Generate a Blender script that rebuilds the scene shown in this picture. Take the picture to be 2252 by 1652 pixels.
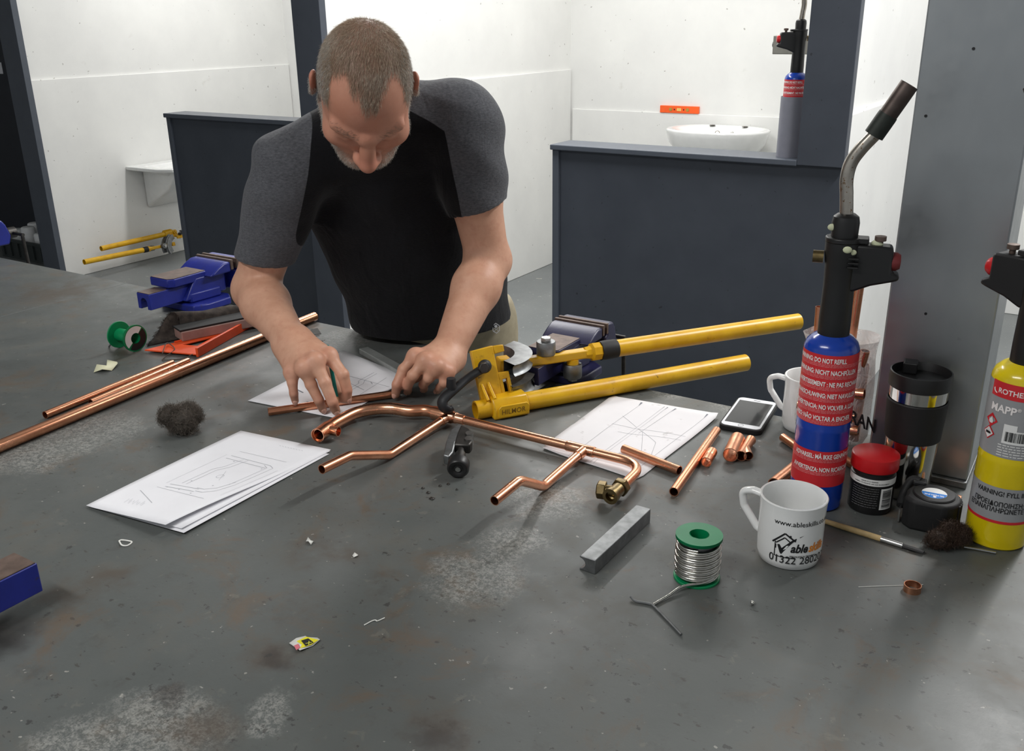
import bpy, bmesh, math, random
import numpy as np
from mathutils import Vector, Matrix

for o in list(bpy.data.objects):
    bpy.data.objects.remove(o, do_unlink=True)
scene = bpy.context.scene
COL = scene.collection

# ------------------------------------------------------------------ camera
BZ = 0.85                       # bench top height
CAMZ = 1.53
FPX, PITCH, ROLL = 2074.0, math.radians(20.7), math.radians(-0.8)
_F = np.array([0, math.cos(PITCH), -math.sin(PITCH)])
_r0 = np.array([1.0, 0, 0]); _u0 = np.array([0, math.sin(PITCH), math.cos(PITCH)])
_R = _r0*math.cos(ROLL) + _u0*math.sin(ROLL)
_U = -_r0*math.sin(ROLL) + _u0*math.cos(ROLL)
EYE = np.array([0, 0, CAMZ])
cam_data = bpy.data.cameras.new('camera')
cam = bpy.data.objects.new('camera', cam_data); COL.objects.link(cam)
cam_data.sensor_fit = 'HORIZONTAL'; cam_data.sensor_width = 36.0
cam_data.lens = FPX/2252.0*36.0
cam_data.clip_start = 0.02
cam.matrix_world = Matrix(((_R[0], _U[0], -_F[0], 0), (_R[1], _U[1], -_F[1], 0),
                           (_R[2], _U[2], -_F[2], CAMZ), (0, 0, 0, 1)))
scene.camera = cam

# ------------------------------------------------------------------ colour management, world
scene.view_settings.view_transform = 'Standard'
scene.view_settings.look = 'None'
scene.view_settings.exposure = 0.45
scene.view_settings.gamma = 1.0
scene.view_settings.use_curve_mapping = False
world = bpy.data.worlds.new('hall'); scene.world = world
world.use_nodes = True
world.node_tree.nodes['Background'].inputs[0].default_value = (0.93, 0.97, 1.0, 1)
world.node_tree.nodes['Background'].inputs[1].default_value = 0.33

# room axes: A runs along the bench and the booth fronts, B away from the bench
_a = math.radians(-32.7)
AX = np.array([math.cos(_a), math.sin(_a), 0.0]); BX = np.array([-AX[1], AX[0], 0.0])
def ab(a, b, z=0.0):
    return AX*a + BX*b + np.array([0, 0, z])
def to_ab(p):
    p = np.asarray(p, float); return np.array([p@AX, p@BX, p[2]])

# fluorescent fittings: each is a housing with a diffuser and an area lamp just under it
LIGHTS = [  # a, b, z, length, width, power, runs along A?
    (-2.05, 4.55, 2.80, 1.4, 0.25, 19, True),
    (-4.40, 4.40, 2.80, 1.4, 0.25, 27, True),
    (0.55, 4.40, 2.80, 1.4, 0.25, 20, True),
    (-2.15, 2.95, 2.42, 1.3, 0.07, 23, False),
    (0.20, 2.75, 2.72, 1.3, 0.07, 38, False),
    (-1.2, -0.6, 2.80, 1.4, 0.22, 30, True),  # unseen fitting added behind the camera as fill light
]

# ------------------------------------------------------------------ geometry helpers
def ray(x, y):
    d = _F*FPX + _R*(x-1126.0) - _U*(y-826.0)
    return d/np.linalg.norm(d)
def on(x, y, z=0.0):
    """point of the horizontal plane z above the bench top"""
    d = ray(x, y); return EYE + d*((BZ+z-CAMZ)/d[2])
def onB(x, y, b):
    d = ray(x, y); return EYE + d*((b-BX@EYE)/(BX@d))
def onA(x, y, a):
    d = ray(x, y); return EYE + d*((a-AX@EYE)/(AX@d))
def at(x, y, Y):
    d = ray(x, y); return EYE + d*(Y/d[1])

class G:
    """collects faces of one mesh"""
    def __init__(s): s.v = []; s.f = []; s.m = []
    def add(s, v, f, mi=0):
        o = len(s.v); s.v += [tuple(map(float, p)) for p in v]
        s.f += [tuple(i+o for i in q) for q in f]; s.m += [mi]*len(f); return s
    def box(s, x0, x1, y0, y1, z0, z1, mi=0, T=None):
        v = [(x, y, z) for z in (z0, z1) for y in (y0, y1) for x in (x0, x1)]
        if T is not None: v = [T(p) for p in v]
        return s.add(v, [(0, 2, 3, 1), (4, 5, 7, 6), (0, 1, 5, 4), (2, 6, 7, 3), (0, 4, 6, 2), (1, 3, 7, 5)], mi)
    def prism(s, poly, d0, d1, axes='xy', mi=0, T=None):
        """polygon in two axes extruded along the third"""
        n = len(poly); v = []
        for d in (d0, d1):
            for p, q in poly:
                v.append({'xy': (p, q, d), 'xz': (p, d, q), 'yz': (d, p, q)}[axes])
        if T is not None: v = [T(p) for p in v]
        return s.add(v, [tuple(range(n))[::-1], tuple(range(n, 2*n))] + [(i, (i+1) % n, n+(i+1) % n, n+i) for i in range(n)], mi)
    def lathe(s, prof, c=(0, 0, 0), seg=40, axis=None, mi=0, a0=0, a1=2*math.pi):
        c = np.asarray(c, float)
        if axis is None: X, Y, Z = np.eye(3)
        else:
            Z = np.asarray(axis, float); Z = Z/np.linalg.norm(Z)
            X = np.cross(Z, [0, 0, 1.0]); X = np.array([1.0, 0, 0]) if np.linalg.norm(X) < 1e-6 else X/np.linalg.norm(X)
            Y = np.cross(Z, X)
        full = abs(a1-a0-2*math.pi) < 1e-6
        n = seg if full else seg+1
        v = []; f = []; rows = []
        for r, z in prof:
            if r < 1e-7:
                rows.append([len(v)]); v.append(c+Z*z)
            else:
                rows.append(list(range(len(v), len(v)+n)))
                for k in range(n):
                    t = a0+(a1-a0)*k/seg
                    v.append(c+X*(r*math.cos(t))+Y*(r*math.sin(t))+Z*z)
        for i in range(len(rows)-1):
            p, q = rows[i], rows[i+1]
            for k in range(seg):
                k2 = (k+1) % n
                if len(p) == 1 and len(q) == 1: continue
                if len(p) == 1: f.append((p[0], q[k2], q[k]))
                elif len(q) == 1: f.append((p[k], p[k2], q[0]))
                else: f.append((p[k], p[k2], q[k2], q[k]))
        return s.add(v, f, mi)
    def tube(s, pts, r, seg=16, inner=None, mi=0, caps=True, flat=1.0, up=None):
        pts = np.asarray(pts, float); n = len(pts)
        rr = np.full(n, r) if np.isscalar(r) else np.asarray(r, float)
        T = np.gradient(pts, axis=0); T /= np.linalg.norm(T, axis=1)[:, None]
        u = np.array([0, 0, 1.0]) if up is None else np.asarray(up, float)
        if abs(T[0]@u) > .95: u = np.array([1.0, 0, 0]) if abs(T[0][0]) < .9 else np.array([0, 1.0, 0])
        u = u-T[0]*(u@T[0]); u /= np.linalg.norm(u)
        rings = []; v = []
        def ring(i, rad):
            w = np.cross(T[i], us[i]); o = len(v)
            for k in range(seg):
                t = 2*math.pi*k/seg
                v.append(pts[i]+w*(rad*math.cos(t))+us[i]*(rad*flat*math.sin(t)))
            return list(range(o, o+seg))
        us = [u]
        for i in range(1, n):
            u = us[-1]-T[i]*(us[-1]@T[i]); us.append(u/np.linalg.norm(u))
        rings = [ring(i, rr[i]) for i in range(n)]
        f = []
        def skin(a, b):
            for k in range(seg): f.append((a[k], a[(k+1) % seg], b[(k+1) % seg], b[k]))
        for i in range(n-1): skin(rings[i], rings[i+1])
        if inner is not None:
            ri = [ring(i, rr[i]-inner) for i in range(n)]
            for i in range(n-1): skin(ri[i+1], ri[i])
            skin(ri[0], rings[0]); skin(rings[-1], ri[-1])
        elif caps:
            f.append(tuple(rings[0][::-1])); f.append(tuple(rings[-1]))
        return s.add(v, f, mi)
    def ball(s, c, r, seg=16, rings=10, mi=0, sc=(1, 1, 1)):
        o = len(s.v)
        s.lathe([(r*math.sin(math.pi*i/rings), -r*math.cos(math.pi*i/rings)) for i in range(rings+1)], (0, 0, 0), seg, mi=mi)
        for i in range(o, len(s.v)):
            p = s.v[i]; s.v[i] = (p[0]*sc[0]+c[0], p[1]*sc[1]+c[1], p[2]*sc[2]+c[2])
        return s
    def map(s, fn):
        s.v = [tuple(map(float, fn(np.array(p)))) for p in s.v]; return s

def catmull(pts, n=8):
    pts = np.asarray(pts, float); P = np.vstack([2*pts[0]-pts[1], pts, 2*pts[-1]-pts[-2]]); out = []
    for i in range(1, len(P)-2):
        for k in range(n):
            t = k/n
            out.append(.5*((2*P[i])+(-P[i-1]+P[i+1])*t+(2*P[i-1]-5*P[i]+4*P[i+1]-P[i+2])*t*t+(-P[i-1]+3*P[i]-3*P[i+1]+P[i+2])*t**3))
    out.append(pts[-1]); return np.array(out)
def fillet(pts, rad, n=8):
    """polyline with its corners rounded"""
    pts = [np.asarray(p, float) for p in pts]; out = [pts[0]]
    for i in range(1, len(pts)-1):
        a, b, c = pts[i-1], pts[i], pts[i+1]
        d1 = a-b; d2 = c-b; l1 = np.linalg.norm(d1); l2 = np.linalg.norm(d2); d1 /= l1; d2 /= l2
        ang = math.acos(max(-1, min(1, d1@d2)))
        t = min(rad/math.tan(ang/2), l1*.49, l2*.49)
        p, q = b+d1*t, b+d2*t
        for k in range(n+1):
            s = k/n; out.append((1-s)**2*p+2*s*(1-s)*b+s*s*q)
    out.append(pts[-1]); return np.array(out)

ROOTM = {}
def obj(name, g, mat, parent=None, smooth=40, world=True, bevel=0, bseg=2, sub=0, solid=0):
    """link one mesh object; with world=True the vertices are world coordinates"""
    v = g.v
    if world:
        M = ROOTM.get(parent.name, Matrix()).inverted() if parent is not None else Matrix()
        if parent is None:
            lo = np.min(np.array(v), axis=0); hi = np.max(np.array(v), axis=0)
            org = Vector(((lo[0]+hi[0])/2, (lo[1]+hi[1])/2, lo[2])); M = Matrix.Translation(-org)
        v = [tuple(M @ Vector(p)) for p in v]
    me = bpy.data.meshes.new(name); me.from_pydata(v, [], g.f)
    mats = mat if isinstance(mat, (list, tuple)) else [mat]
    for m in mats: me.materials.append(m)
    if len(mats) > 1: me.polygons.foreach_set('material_index', g.m)
    bm = bmesh.new(); bm.from_mesh(me); bmesh.ops.recalc_face_normals(bm, faces=bm.faces); bm.to_mesh(me); bm.free()
    if smooth:
        me.polygons.foreach_set('use_smooth', [True]*len(me.polygons))
        me.set_sharp_from_angle(angle=math.radians(smooth))
    me.update()
    o = bpy.data.objects.new(name, me); COL.objects.link(o)
    if parent is not None: o.parent = parent
    elif world: o.location = org; ROOTM[o.name] = Matrix.Translation(org)
    if bevel:
        b = o.modifiers.new('bevel', 'BEVEL'); b.width = bevel; b.segments = bseg; b.limit_method = 'ANGLE'; b.angle_limit = math.radians(35)
    if sub:
        b = o.modifiers.new('sub', 'SUBSURF'); b.levels = sub; b.render_levels = sub
    if solid:
        b = o.modifiers.new('solid', 'SOLIDIFY'); b.thickness = solid; b.offset = 0
    return o
def tag(o, label, cat, group=None):
    o['label'] = label; o['category'] = cat
    if group: o['group'] = group
    return o
def thing(name, label, cat, loc, rotz=0, group=None):
    o = bpy.data.objects.new(name, None); COL.objects.link(o)
    o.empty_display_size = .05
    o.location = tuple(map(float, loc)); o.rotation_euler = (0, 0, rotz)
    ROOTM[o.name] = Matrix.Translation(Vector(tuple(map(float, loc)))) @ Matrix.Rotation(rotz, 4, 'Z')
    return tag(o, label, cat, group)
def struct(o): o['kind'] = 'structure'; return o
def dup(root, loc, rot, label, group=None):
    r = root.copy(); COL.objects.link(r); r.location = tuple(map(float, loc)); r.rotation_euler = rot; r['label'] = label
    if group: r['group'] = group
    for ch in root.children:
        c = ch.copy(); COL.objects.link(c); c.parent = r
        for g2 in ch.children:
            d = g2.copy(); COL.objects.link(d); d.parent = c
    return r

def text_verts(s, size=1.0, bold=0.0, shear=0.0, align='LEFT', res=3, spacing=1.0):
    """flat lettering as triangles in x-y (1 unit = size)"""
    cu = bpy.data.curves.new('t', 'FONT'); cu.body = s; cu.size = size; cu.offset = bold*size; cu.shear = shear
    cu.align_x = align; cu.resolution_u = res; cu.fill_mode = 'FRONT'; cu.space_character = spacing
    o = bpy.data.objects.new('t', cu); COL.objects.link(o)
    dg = bpy.context.evaluated_depsgraph_get(); me = o.evaluated_get(dg).to_mesh()
    v = [tuple(p.co) for p in me.vertices]; f = [tuple(p.vertices) for p in me.polygons]
    o.evaluated_get(dg).to_mesh_clear()
    bpy.data.objects.remove(o); bpy.data.curves.remove(cu)
    return v, f

# ------------------------------------------------------------------ material helpers
def srgb(r, g, b):
    f = lambda c: ((c/255.0)/12.92 if c/255.0 <= .04045 else ((c/255.0+.055)/1.055)**2.4)
    return (f(r), f(g), f(b), 1.0)
class N:
    def __init__(s, name):
        s.mat = bpy.data.materials.new(name); s.mat.use_nodes = True
        s.t = s.mat.node_tree; s.b = s.t.nodes['Principled BSDF']; s._tc = None
    def new(s, typ): return s.t.nodes.new(typ)
    def lk(s, a, b): s.t.links.new(a, b); return s
    def co(s, kind='Object'):
        if s._tc is None: s._tc = s.new('ShaderNodeTexCoord')
        return s._tc.outputs[kind]
    def val(s, sock, v):
        if hasattr(v, 'is_output'): s.lk(v, sock)
        elif v is not None: sock.default_value = v
    def noise(s, scale, detail=4, rough=.55, co=None, dist=0, out='Fac'):
        n = s.new('ShaderNodeTexNoise'); n.inputs['Scale'].default_value = scale; n.inputs['Detail'].default_value = detail
        n.inputs['Roughness'].default_value = rough; n.inputs['Distortion'].default_value = dist
        s.lk(co if co is not None else s.co(), n.inputs['Vector']); return n.outputs[out]
    def voro(s, scale, co=None, feat='F1'):
        n = s.new('ShaderNodeTexVoronoi'); n.inputs['Scale'].default_value = scale; n.feature = feat
        s.lk(co if co is not None else s.co(), n.inputs['Vector']); return n.outputs['Distance']
    def scale(s, v, co=None):
        n = s.new('ShaderNodeMapping'); n.inputs['Scale'].default_value = v
        s.lk(co if co is not None else s.co(), n.inputs['Vector']); return n.outputs[0]
    def math(s, op, a, b=None, c=None, clamp=False):
        n = s.new('ShaderNodeMath'); n.operation = op; n.use_clamp = clamp
        s.val(n.inputs[0], a); s.val(n.inputs[1], b)
        if c is not None: s.val(n.inputs[2], c)
        return n.outputs[0]
    def step(s, v, lo, hi):
        n = s.new('ShaderNodeMapRange'); n.interpolation_type = 'SMOOTHSTEP'
        s.val(n.inputs[0], v); n.inputs[1].default_value = lo; n.inputs[2].default_value = hi; return n.outputs[0]
    def ramp(s, v, stops):
        n = s.new('ShaderNodeValToRGB'); e = n.color_ramp.elements
        while len(e) < len(stops): e.new(.5)
        for el, (p, c) in zip(e, stops): el.position = p; el.color = c
        s.lk(v, n.inputs[0]); return n.outputs[0]
    def mix(s, fac, a, b, op='MIX'):
        n = s.new('ShaderNodeMix'); n.data_type = 'RGBA'; n.blend_type = op
        s.val(n.inputs[0], fac); s.val(n.inputs[6], a); s.val(n.inputs[7], b); return n.outputs[2]
    def dist(s, p, co=None):
        n = s.new('ShaderNodeVectorMath'); n.operation = 'DISTANCE'
        s.lk(co if co is not None else s.co(), n.inputs[0]); n.inputs[1].default_value = tuple(map(float, p)); return n.outputs['Value']
    def attr(s, name):
        n = s.new('ShaderNodeAttribute'); n.attribute_name = name; return n.outputs['Fac']
    def bump(s, h, strength=.2, d=.001):
        n = s.new('ShaderNodeBump'); n.inputs['Strength'].default_value = strength; n.inputs['Distance'].default_value = d
        s.lk(h, n.inputs['Height']); s.lk(n.outputs[0], s.b.inputs['Normal']); return s
    def set(s, **k):
        names = dict(col='Base Color', rough='Roughness', metal='Metallic', spec='Specular IOR Level', coat='Coat Weight', crough='Coat Roughness',
                     trans='Transmission Weight', ior='IOR', alpha='Alpha', emit='Emission Color', estr='Emission Strength', sss='Subsurface Weight', sheen='Sheen Weight')
        for a, v in k.items(): s.val(s.b.inputs[names[a]], v)
        return s
def simple(name, col, rough=.5, metal=0, var=.12, scale=30, bump=0, spec=.5, coat=0):
    n = N(name); f = n.noise(scale, 5)
    dark = tuple(c*(1-var) for c in col[:3])+(1,); lite = tuple(min(1, c*(1+var)) for c in col[:3])+(1,)
    n.set(col=n.ramp(f, [(.3, dark), (.7, lite)]), rough=rough, metal=metal, spec=spec, coat=coat)
    if bump: n.bump(f, bump, .001)
    return n.mat
# ------------------------------------------------------------------ shared materials
M = {}
def wall_white():
    n = N('white wall paint')
    f = n.noise(2.2, 6, .6); sp = n.noise(38, 2, .5); d = n.noise(9, 3, .6)
    c = n.ramp(f, [(.3, srgb(226, 226, 224)), (.75, srgb(238, 238, 235))])
    c = n.mix(n.math('MULTIPLY', n.step(sp, .735, .76), .55), c, srgb(120, 112, 104))
    c = n.mix(n.math('MULTIPLY', n.step(d, .68, .80), .18), c, srgb(176, 170, 160))
    n.set(col=c, rough=.62, spec=.3); n.bump(n.noise(70, 4, .6), .12, .002); return n.mat
M['white'] = wall_white()
def dark_paint():
    n = N('slate blue-grey paint')
    f = n.noise(6, 5, .6); sp = n.noise(55, 2, .5)
    c = n.ramp(f, [(.3, srgb(62, 67, 76)), (.7, srgb(69, 74, 83))])
    c = n.mix(n.math('MULTIPLY', n.step(sp, .73, .75), .6), c, srgb(26, 28, 32))
    n.set(col=c, rough=.5, spec=.35); n.bump(n.noise(160, 3), .08, .001); return n.mat
M['slate'] = dark_paint()
M['slate_trim'] = simple('slate trim paint', srgb(78, 84, 94), .45, var=.06, scale=12)
M['black_navy'] = simple('dark navy panel', srgb(42, 45, 54), .55, var=.08, scale=5)
def floor_mat():
    n = N('grey painted floor')
    f = n.noise(3, 6, .6); w = n.noise(22, 5, .7); v = n.noise(60, 2, .5, co=n.scale((1, 3, 1)))
    c = n.ramp(f, [(.3, srgb(112, 116, 117)), (.75, srgb(128, 131, 131))])
    c = n.mix(n.math('MULTIPLY', n.step(w, .66, .70), .8), c, srgb(196, 190, 178))
    c = n.mix(n.math('MULTIPLY', n.step(v, .70, .73), .7), c, srgb(205, 205, 200))
    n.set(col=c, rough=.5); n.bump(w, .1, .002); return n.mat
M['floor'] = floor_mat()
def white_gloss(name, col=(236, 237, 236)):
    n = N(name); f = n.noise(25, 4)
    n.set(col=n.ramp(f, [(.3, srgb(*[c-6 for c in col])), (.7, srgb(*col))]), rough=.12, spec=.5, coat=.3); return n.mat
M['ceramic'] = white_gloss('white glazed ceramic')
def copper():
    n = N('copper tube'); f = n.noise(14, 6, .65, dist=.4); g = n.noise(60, 4, .6, co=n.scale((1, 1, 1))); s2 = n.noise(120, 3, .7)
    c = n.ramp(f, [(.28, srgb(200, 134, 102)), (.5, srgb(224, 160, 126)), (.75, srgb(238, 182, 148))])
    c = n.mix(n.math('MULTIPLY', n.step(g, .58, .76), .35), c, srgb(128, 76, 56))
    n.set(col=c, rough=n.ramp(f, [(.3, (.34,)*3+(1,)), (.7, (.24,)*3+(1,))]), metal=1.0); return n.mat
M['copper'] = copper()
M['steel'] = simple('bright steel', srgb(176, 176, 174), .32, 1, var=.2, scale=60)
M['dull_steel'] = simple('dull zinc steel', srgb(138, 140, 141), .48, 1, var=.22, scale=70, bump=.05)
M['chrome'] = simple('polished steel', srgb(214, 212, 208), .08, 1, var=.03)
M['dark_steel'] = simple('oily dark steel', srgb(72, 70, 68), .45, .8, var=.3, scale=50, bump=.08)
M['black'] = simple('black plastic', srgb(24, 24, 25), .42, 0, var=.1)
M['black_rubber'] = simple('black rubber', srgb(19, 19, 20), .65, 0, var=.15, scale=120, bump=.1)
M['black_matt'] = simple('matt black metal', srgb(34, 35, 38), .55, .2, var=.2, bump=.08)
M['brown_steel'] = simple('rust-browned steel', srgb(104, 88, 80), .55, .45, var=.3, scale=45, bump=.15)
M['red_plastic'] = simple('red plastic', srgb(196, 26, 32), .35, 0, var=.06)
M['orange'] = simple('orange plastic', srgb(228, 80, 30), .42, 0, var=.08, scale=40)
M['green'] = simple('green plastic', srgb(0, 132, 80), .4, 0, var=.08, scale=40)
M['brass'] = simple('tarnished brass', srgb(122, 106, 74), .38, 1, var=.3, scale=90, bump=.1)
M['ink'] = simple('black print', srgb(20, 20, 22), .5, 0, var=0)
M['white_ink'] = simple('white print', srgb(238, 232, 230), .5, 0, var=0)
def vise_blue(name, col):
    n = N(name); f = n.noise(18, 5, .6); w = n.noise(55, 5, .7)
    c = n.ramp(f, [(.3, srgb(*[int(k*.85) for k in col])), (.7, srgb(*col))])
    c = n.mix(n.math('MULTIPLY', n.step(w, .63, .70), .7), c, srgb(58, 50, 46))
    n.set(col=c, rough=.38); n.bump(n.noise(120, 3), .15, .001); return n.mat
M['vise_blue'] = vise_blue('royal blue enamel', (32, 44, 140))
M['vise_navy'] = vise_blue('dark navy enamel', (36, 36, 74))
def yellow_paint():
    n = N('chipped yellow paint'); f = n.noise(20, 5, .6); w = n.noise(90, 6, .75); s = n.noise(30, 4, .7)
    c = n.ramp(f, [(.3, srgb(204, 152, 14)), (.7, srgb(226, 178, 26))])
    c = n.mix(n.math('MULTIPLY', n.step(w, .62, .70), .75), c, srgb(92, 68, 24))
    c = n.mix(n.math('MULTIPLY', n.step(s, .60, .75), .35), c, srgb(140, 100, 24))
    n.set(col=c, rough=.36, spec=.5); n.bump(w, .06, .0008); return n.mat
M['yellow'] = yellow_paint()
def paper(name, col=(236, 236, 240), dirt=.0):
    n = N(name); f = n.noise(7, 5, .6); d = n.noise(26, 5, .7)
    c = n.ramp(f, [(.3, srgb(*[k-8 for k in col])), (.7, srgb(*col))])
    if dirt: c = n.mix(n.math('MULTIPLY', n.step(d, .60, .74), dirt), c, srgb(140, 134, 128))
    n.set(col=c, rough=.7, spec=.2); return n.mat
M['paper'] = paper('white paper'); M['paper_dirty'] = paper('smudged paper', (226, 224, 226), .75)
M['pencil_line'] = simple('graphite line', srgb(176, 178, 184), .6, 0, var=.1)
M['pen_line'] = simple('dark pencil line', srgb(112, 116, 126), .6, 0, var=.1)
def galv():
    n = N('galvanised sheet'); f = n.noise(3.5, 5, .6, co=n.scale((1, 1, .5))); g = n.noise(60, 4, .6); s = n.noise(14, 4, .75)
    c = n.ramp(f, [(.3, srgb(148, 152, 155)), (.7, srgb(172, 176, 178))])
    c = n.mix(n.math('MULTIPLY', n.step(s, .66, .78), .5), c, srgb(104, 102, 98))
    n.set(col=c, rough=n.ramp(g, [(.3, (.36,)*3+(1,)), (.7, (.46,)*3+(1,))]), metal=.9); return n.mat
M['galv'] = galv()

# ------------------------------------------------------------------ the room
def wallbox(name, a0, a1, b0, b1, z0, z1, mat, parent=None, bevel=0):
    g = G().box(a0, a1, b0, b1, z0, z1, T=lambda p: ab(*p))
    o = obj(name, g, mat, parent, smooth=0, bevel=bevel)
    return o
def swall(name, *a, **k): return struct(wallbox(name, *a, **k))
HT = 3.0
swall('floor', -10, 5, -4, 7, -.1, 0, M['floor'])
swall('ceiling', -10, 5, -4, 7, HT, HT+.1, simple('white ceiling', srgb(225, 225, 222), .8, var=.03))
PR = .014
wb = swall('wall_back', -5.74, 3.0, 5.58, 5.70, 0, HT, M['white'])
wallbox('lower_panel', -3.08, -.90, 5.568, 5.58, .001, .98, M['white'], wb, bevel=.003)
wallbox('lower_panel', -.77, 3.0, 5.568, 5.58, .001, 1.22, M['white'], wb, bevel=.003)
wl = swall('wall_left', -5.73, -5.6-PR, 3.42, 5.58, 0, HT, M['white'])
wallbox('lower_panel', -5.6-PR, -5.6, 3.42, 5.575, .001, 1.225, M['white'], wl, bevel=.003)
wm = swall('wall_middle', -3.20, -3.09-PR, 3.28, 5.58, 0, HT, M['white'])
wallbox('lower_panel', -3.09-PR, -3.09, 3.28, 5.568, .001, 1.225, M['white'], wm, bevel=.003)
wr = swall('wall_right', -.90, -.77-PR, 3.28, 5.58, 0, HT, M['white'])
wallbox('lower_panel', -.77-PR, -.77, 3.28, 5.575, .001, 1.225, M['white'], wr, bevel=.003)
swall('trim_1', -5.738, -5.567, 3.38, 3.42, 0, HT, M['slate_trim'], bevel=.002)
swall('trim_2', -3.208, -3.042, 3.24, 3.28, 0, HT, M['slate'], bevel=.002)
swall('trim_3', -.925, -.77, 3.235, 3.28, 1.057, HT, M['slate'], bevel=.002)
swall('wall_far_left', -9.5, -5.74, 4.15, 4.25, 0, HT, M['black_navy'])
swall('wall_hall', -9.9, -9.8, -4, 4.15, 0, HT, M['white'])
# half walls closing the booth fronts
hw = swall('wall_half_right', -1.872, -.77, 3.262, 3.36, .0, 1.053, M['slate'])
wallbox('stile', -1.885, -1.857, 3.25, 3.37, .0, 1.052, M['slate_trim'], hw, bevel=.002)
wallbox('cap_board', -1.888, -.925, 3.235, 3.395, 1.053, 1.073, M['slate_trim'], hw, bevel=.003)
hl = swall('wall_half_left', -4.345, -3.208, 3.412, 3.51, 0, 1.063, M['slate'])
wallbox('stile', -4.36, -4.332, 3.40, 3.52, 0, 1.062, M['slate_trim'], hl, bevel=.002)
wallbox('cap_board', -4.362, -3.208, 3.385, 3.535, 1.063, 1.085, M['slate_trim'], hl, bevel=.003)

diffuser = N('lit diffuser').set(col=(1, 1, 1, 1), emit=(1, .98, .95, 1), estr=3.0).mat
housing = simple('white light housing', srgb(230, 230, 228), .5, var=.02)
for a, b, z, L, W, power, along in LIGHTS:
    c = ab(a, b, z)
    t = thing('ceiling_light', 'white fluorescent ceiling fitting over the workshop', 'light', ab(a, b, z+.04), _a if along else _a+math.pi/2, 'ceiling light fittings')
    obj('housing', G().box(-L/2-.03, L/2+.03, -W/2-.02, W/2+.02, .0, .05), housing, t, 0, world=False, bevel=.005)
    for sx in (-.4, .4): obj('hanger', G().tube([(L*sx, 0, .045), (L*sx, 0, HT-z-.041)], .008, 10), housing, t, 40, world=False)
    obj('diffuser', G().box(-L/2, L/2, -W/2, W/2, -.012, -.001), diffuser, t, 0, world=False)
    ld = bpy.data.lights.new('tube', 'AREA'); ld.shape = 'RECTANGLE'; ld.size = L; ld.size_y = W; ld.energy = power; ld.color = (1.0, .99, .975)
    lo = bpy.data.objects.new('tube', ld); COL.objects.link(lo); lo.parent = t; lo.location = (0, 0, -.02)

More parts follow.
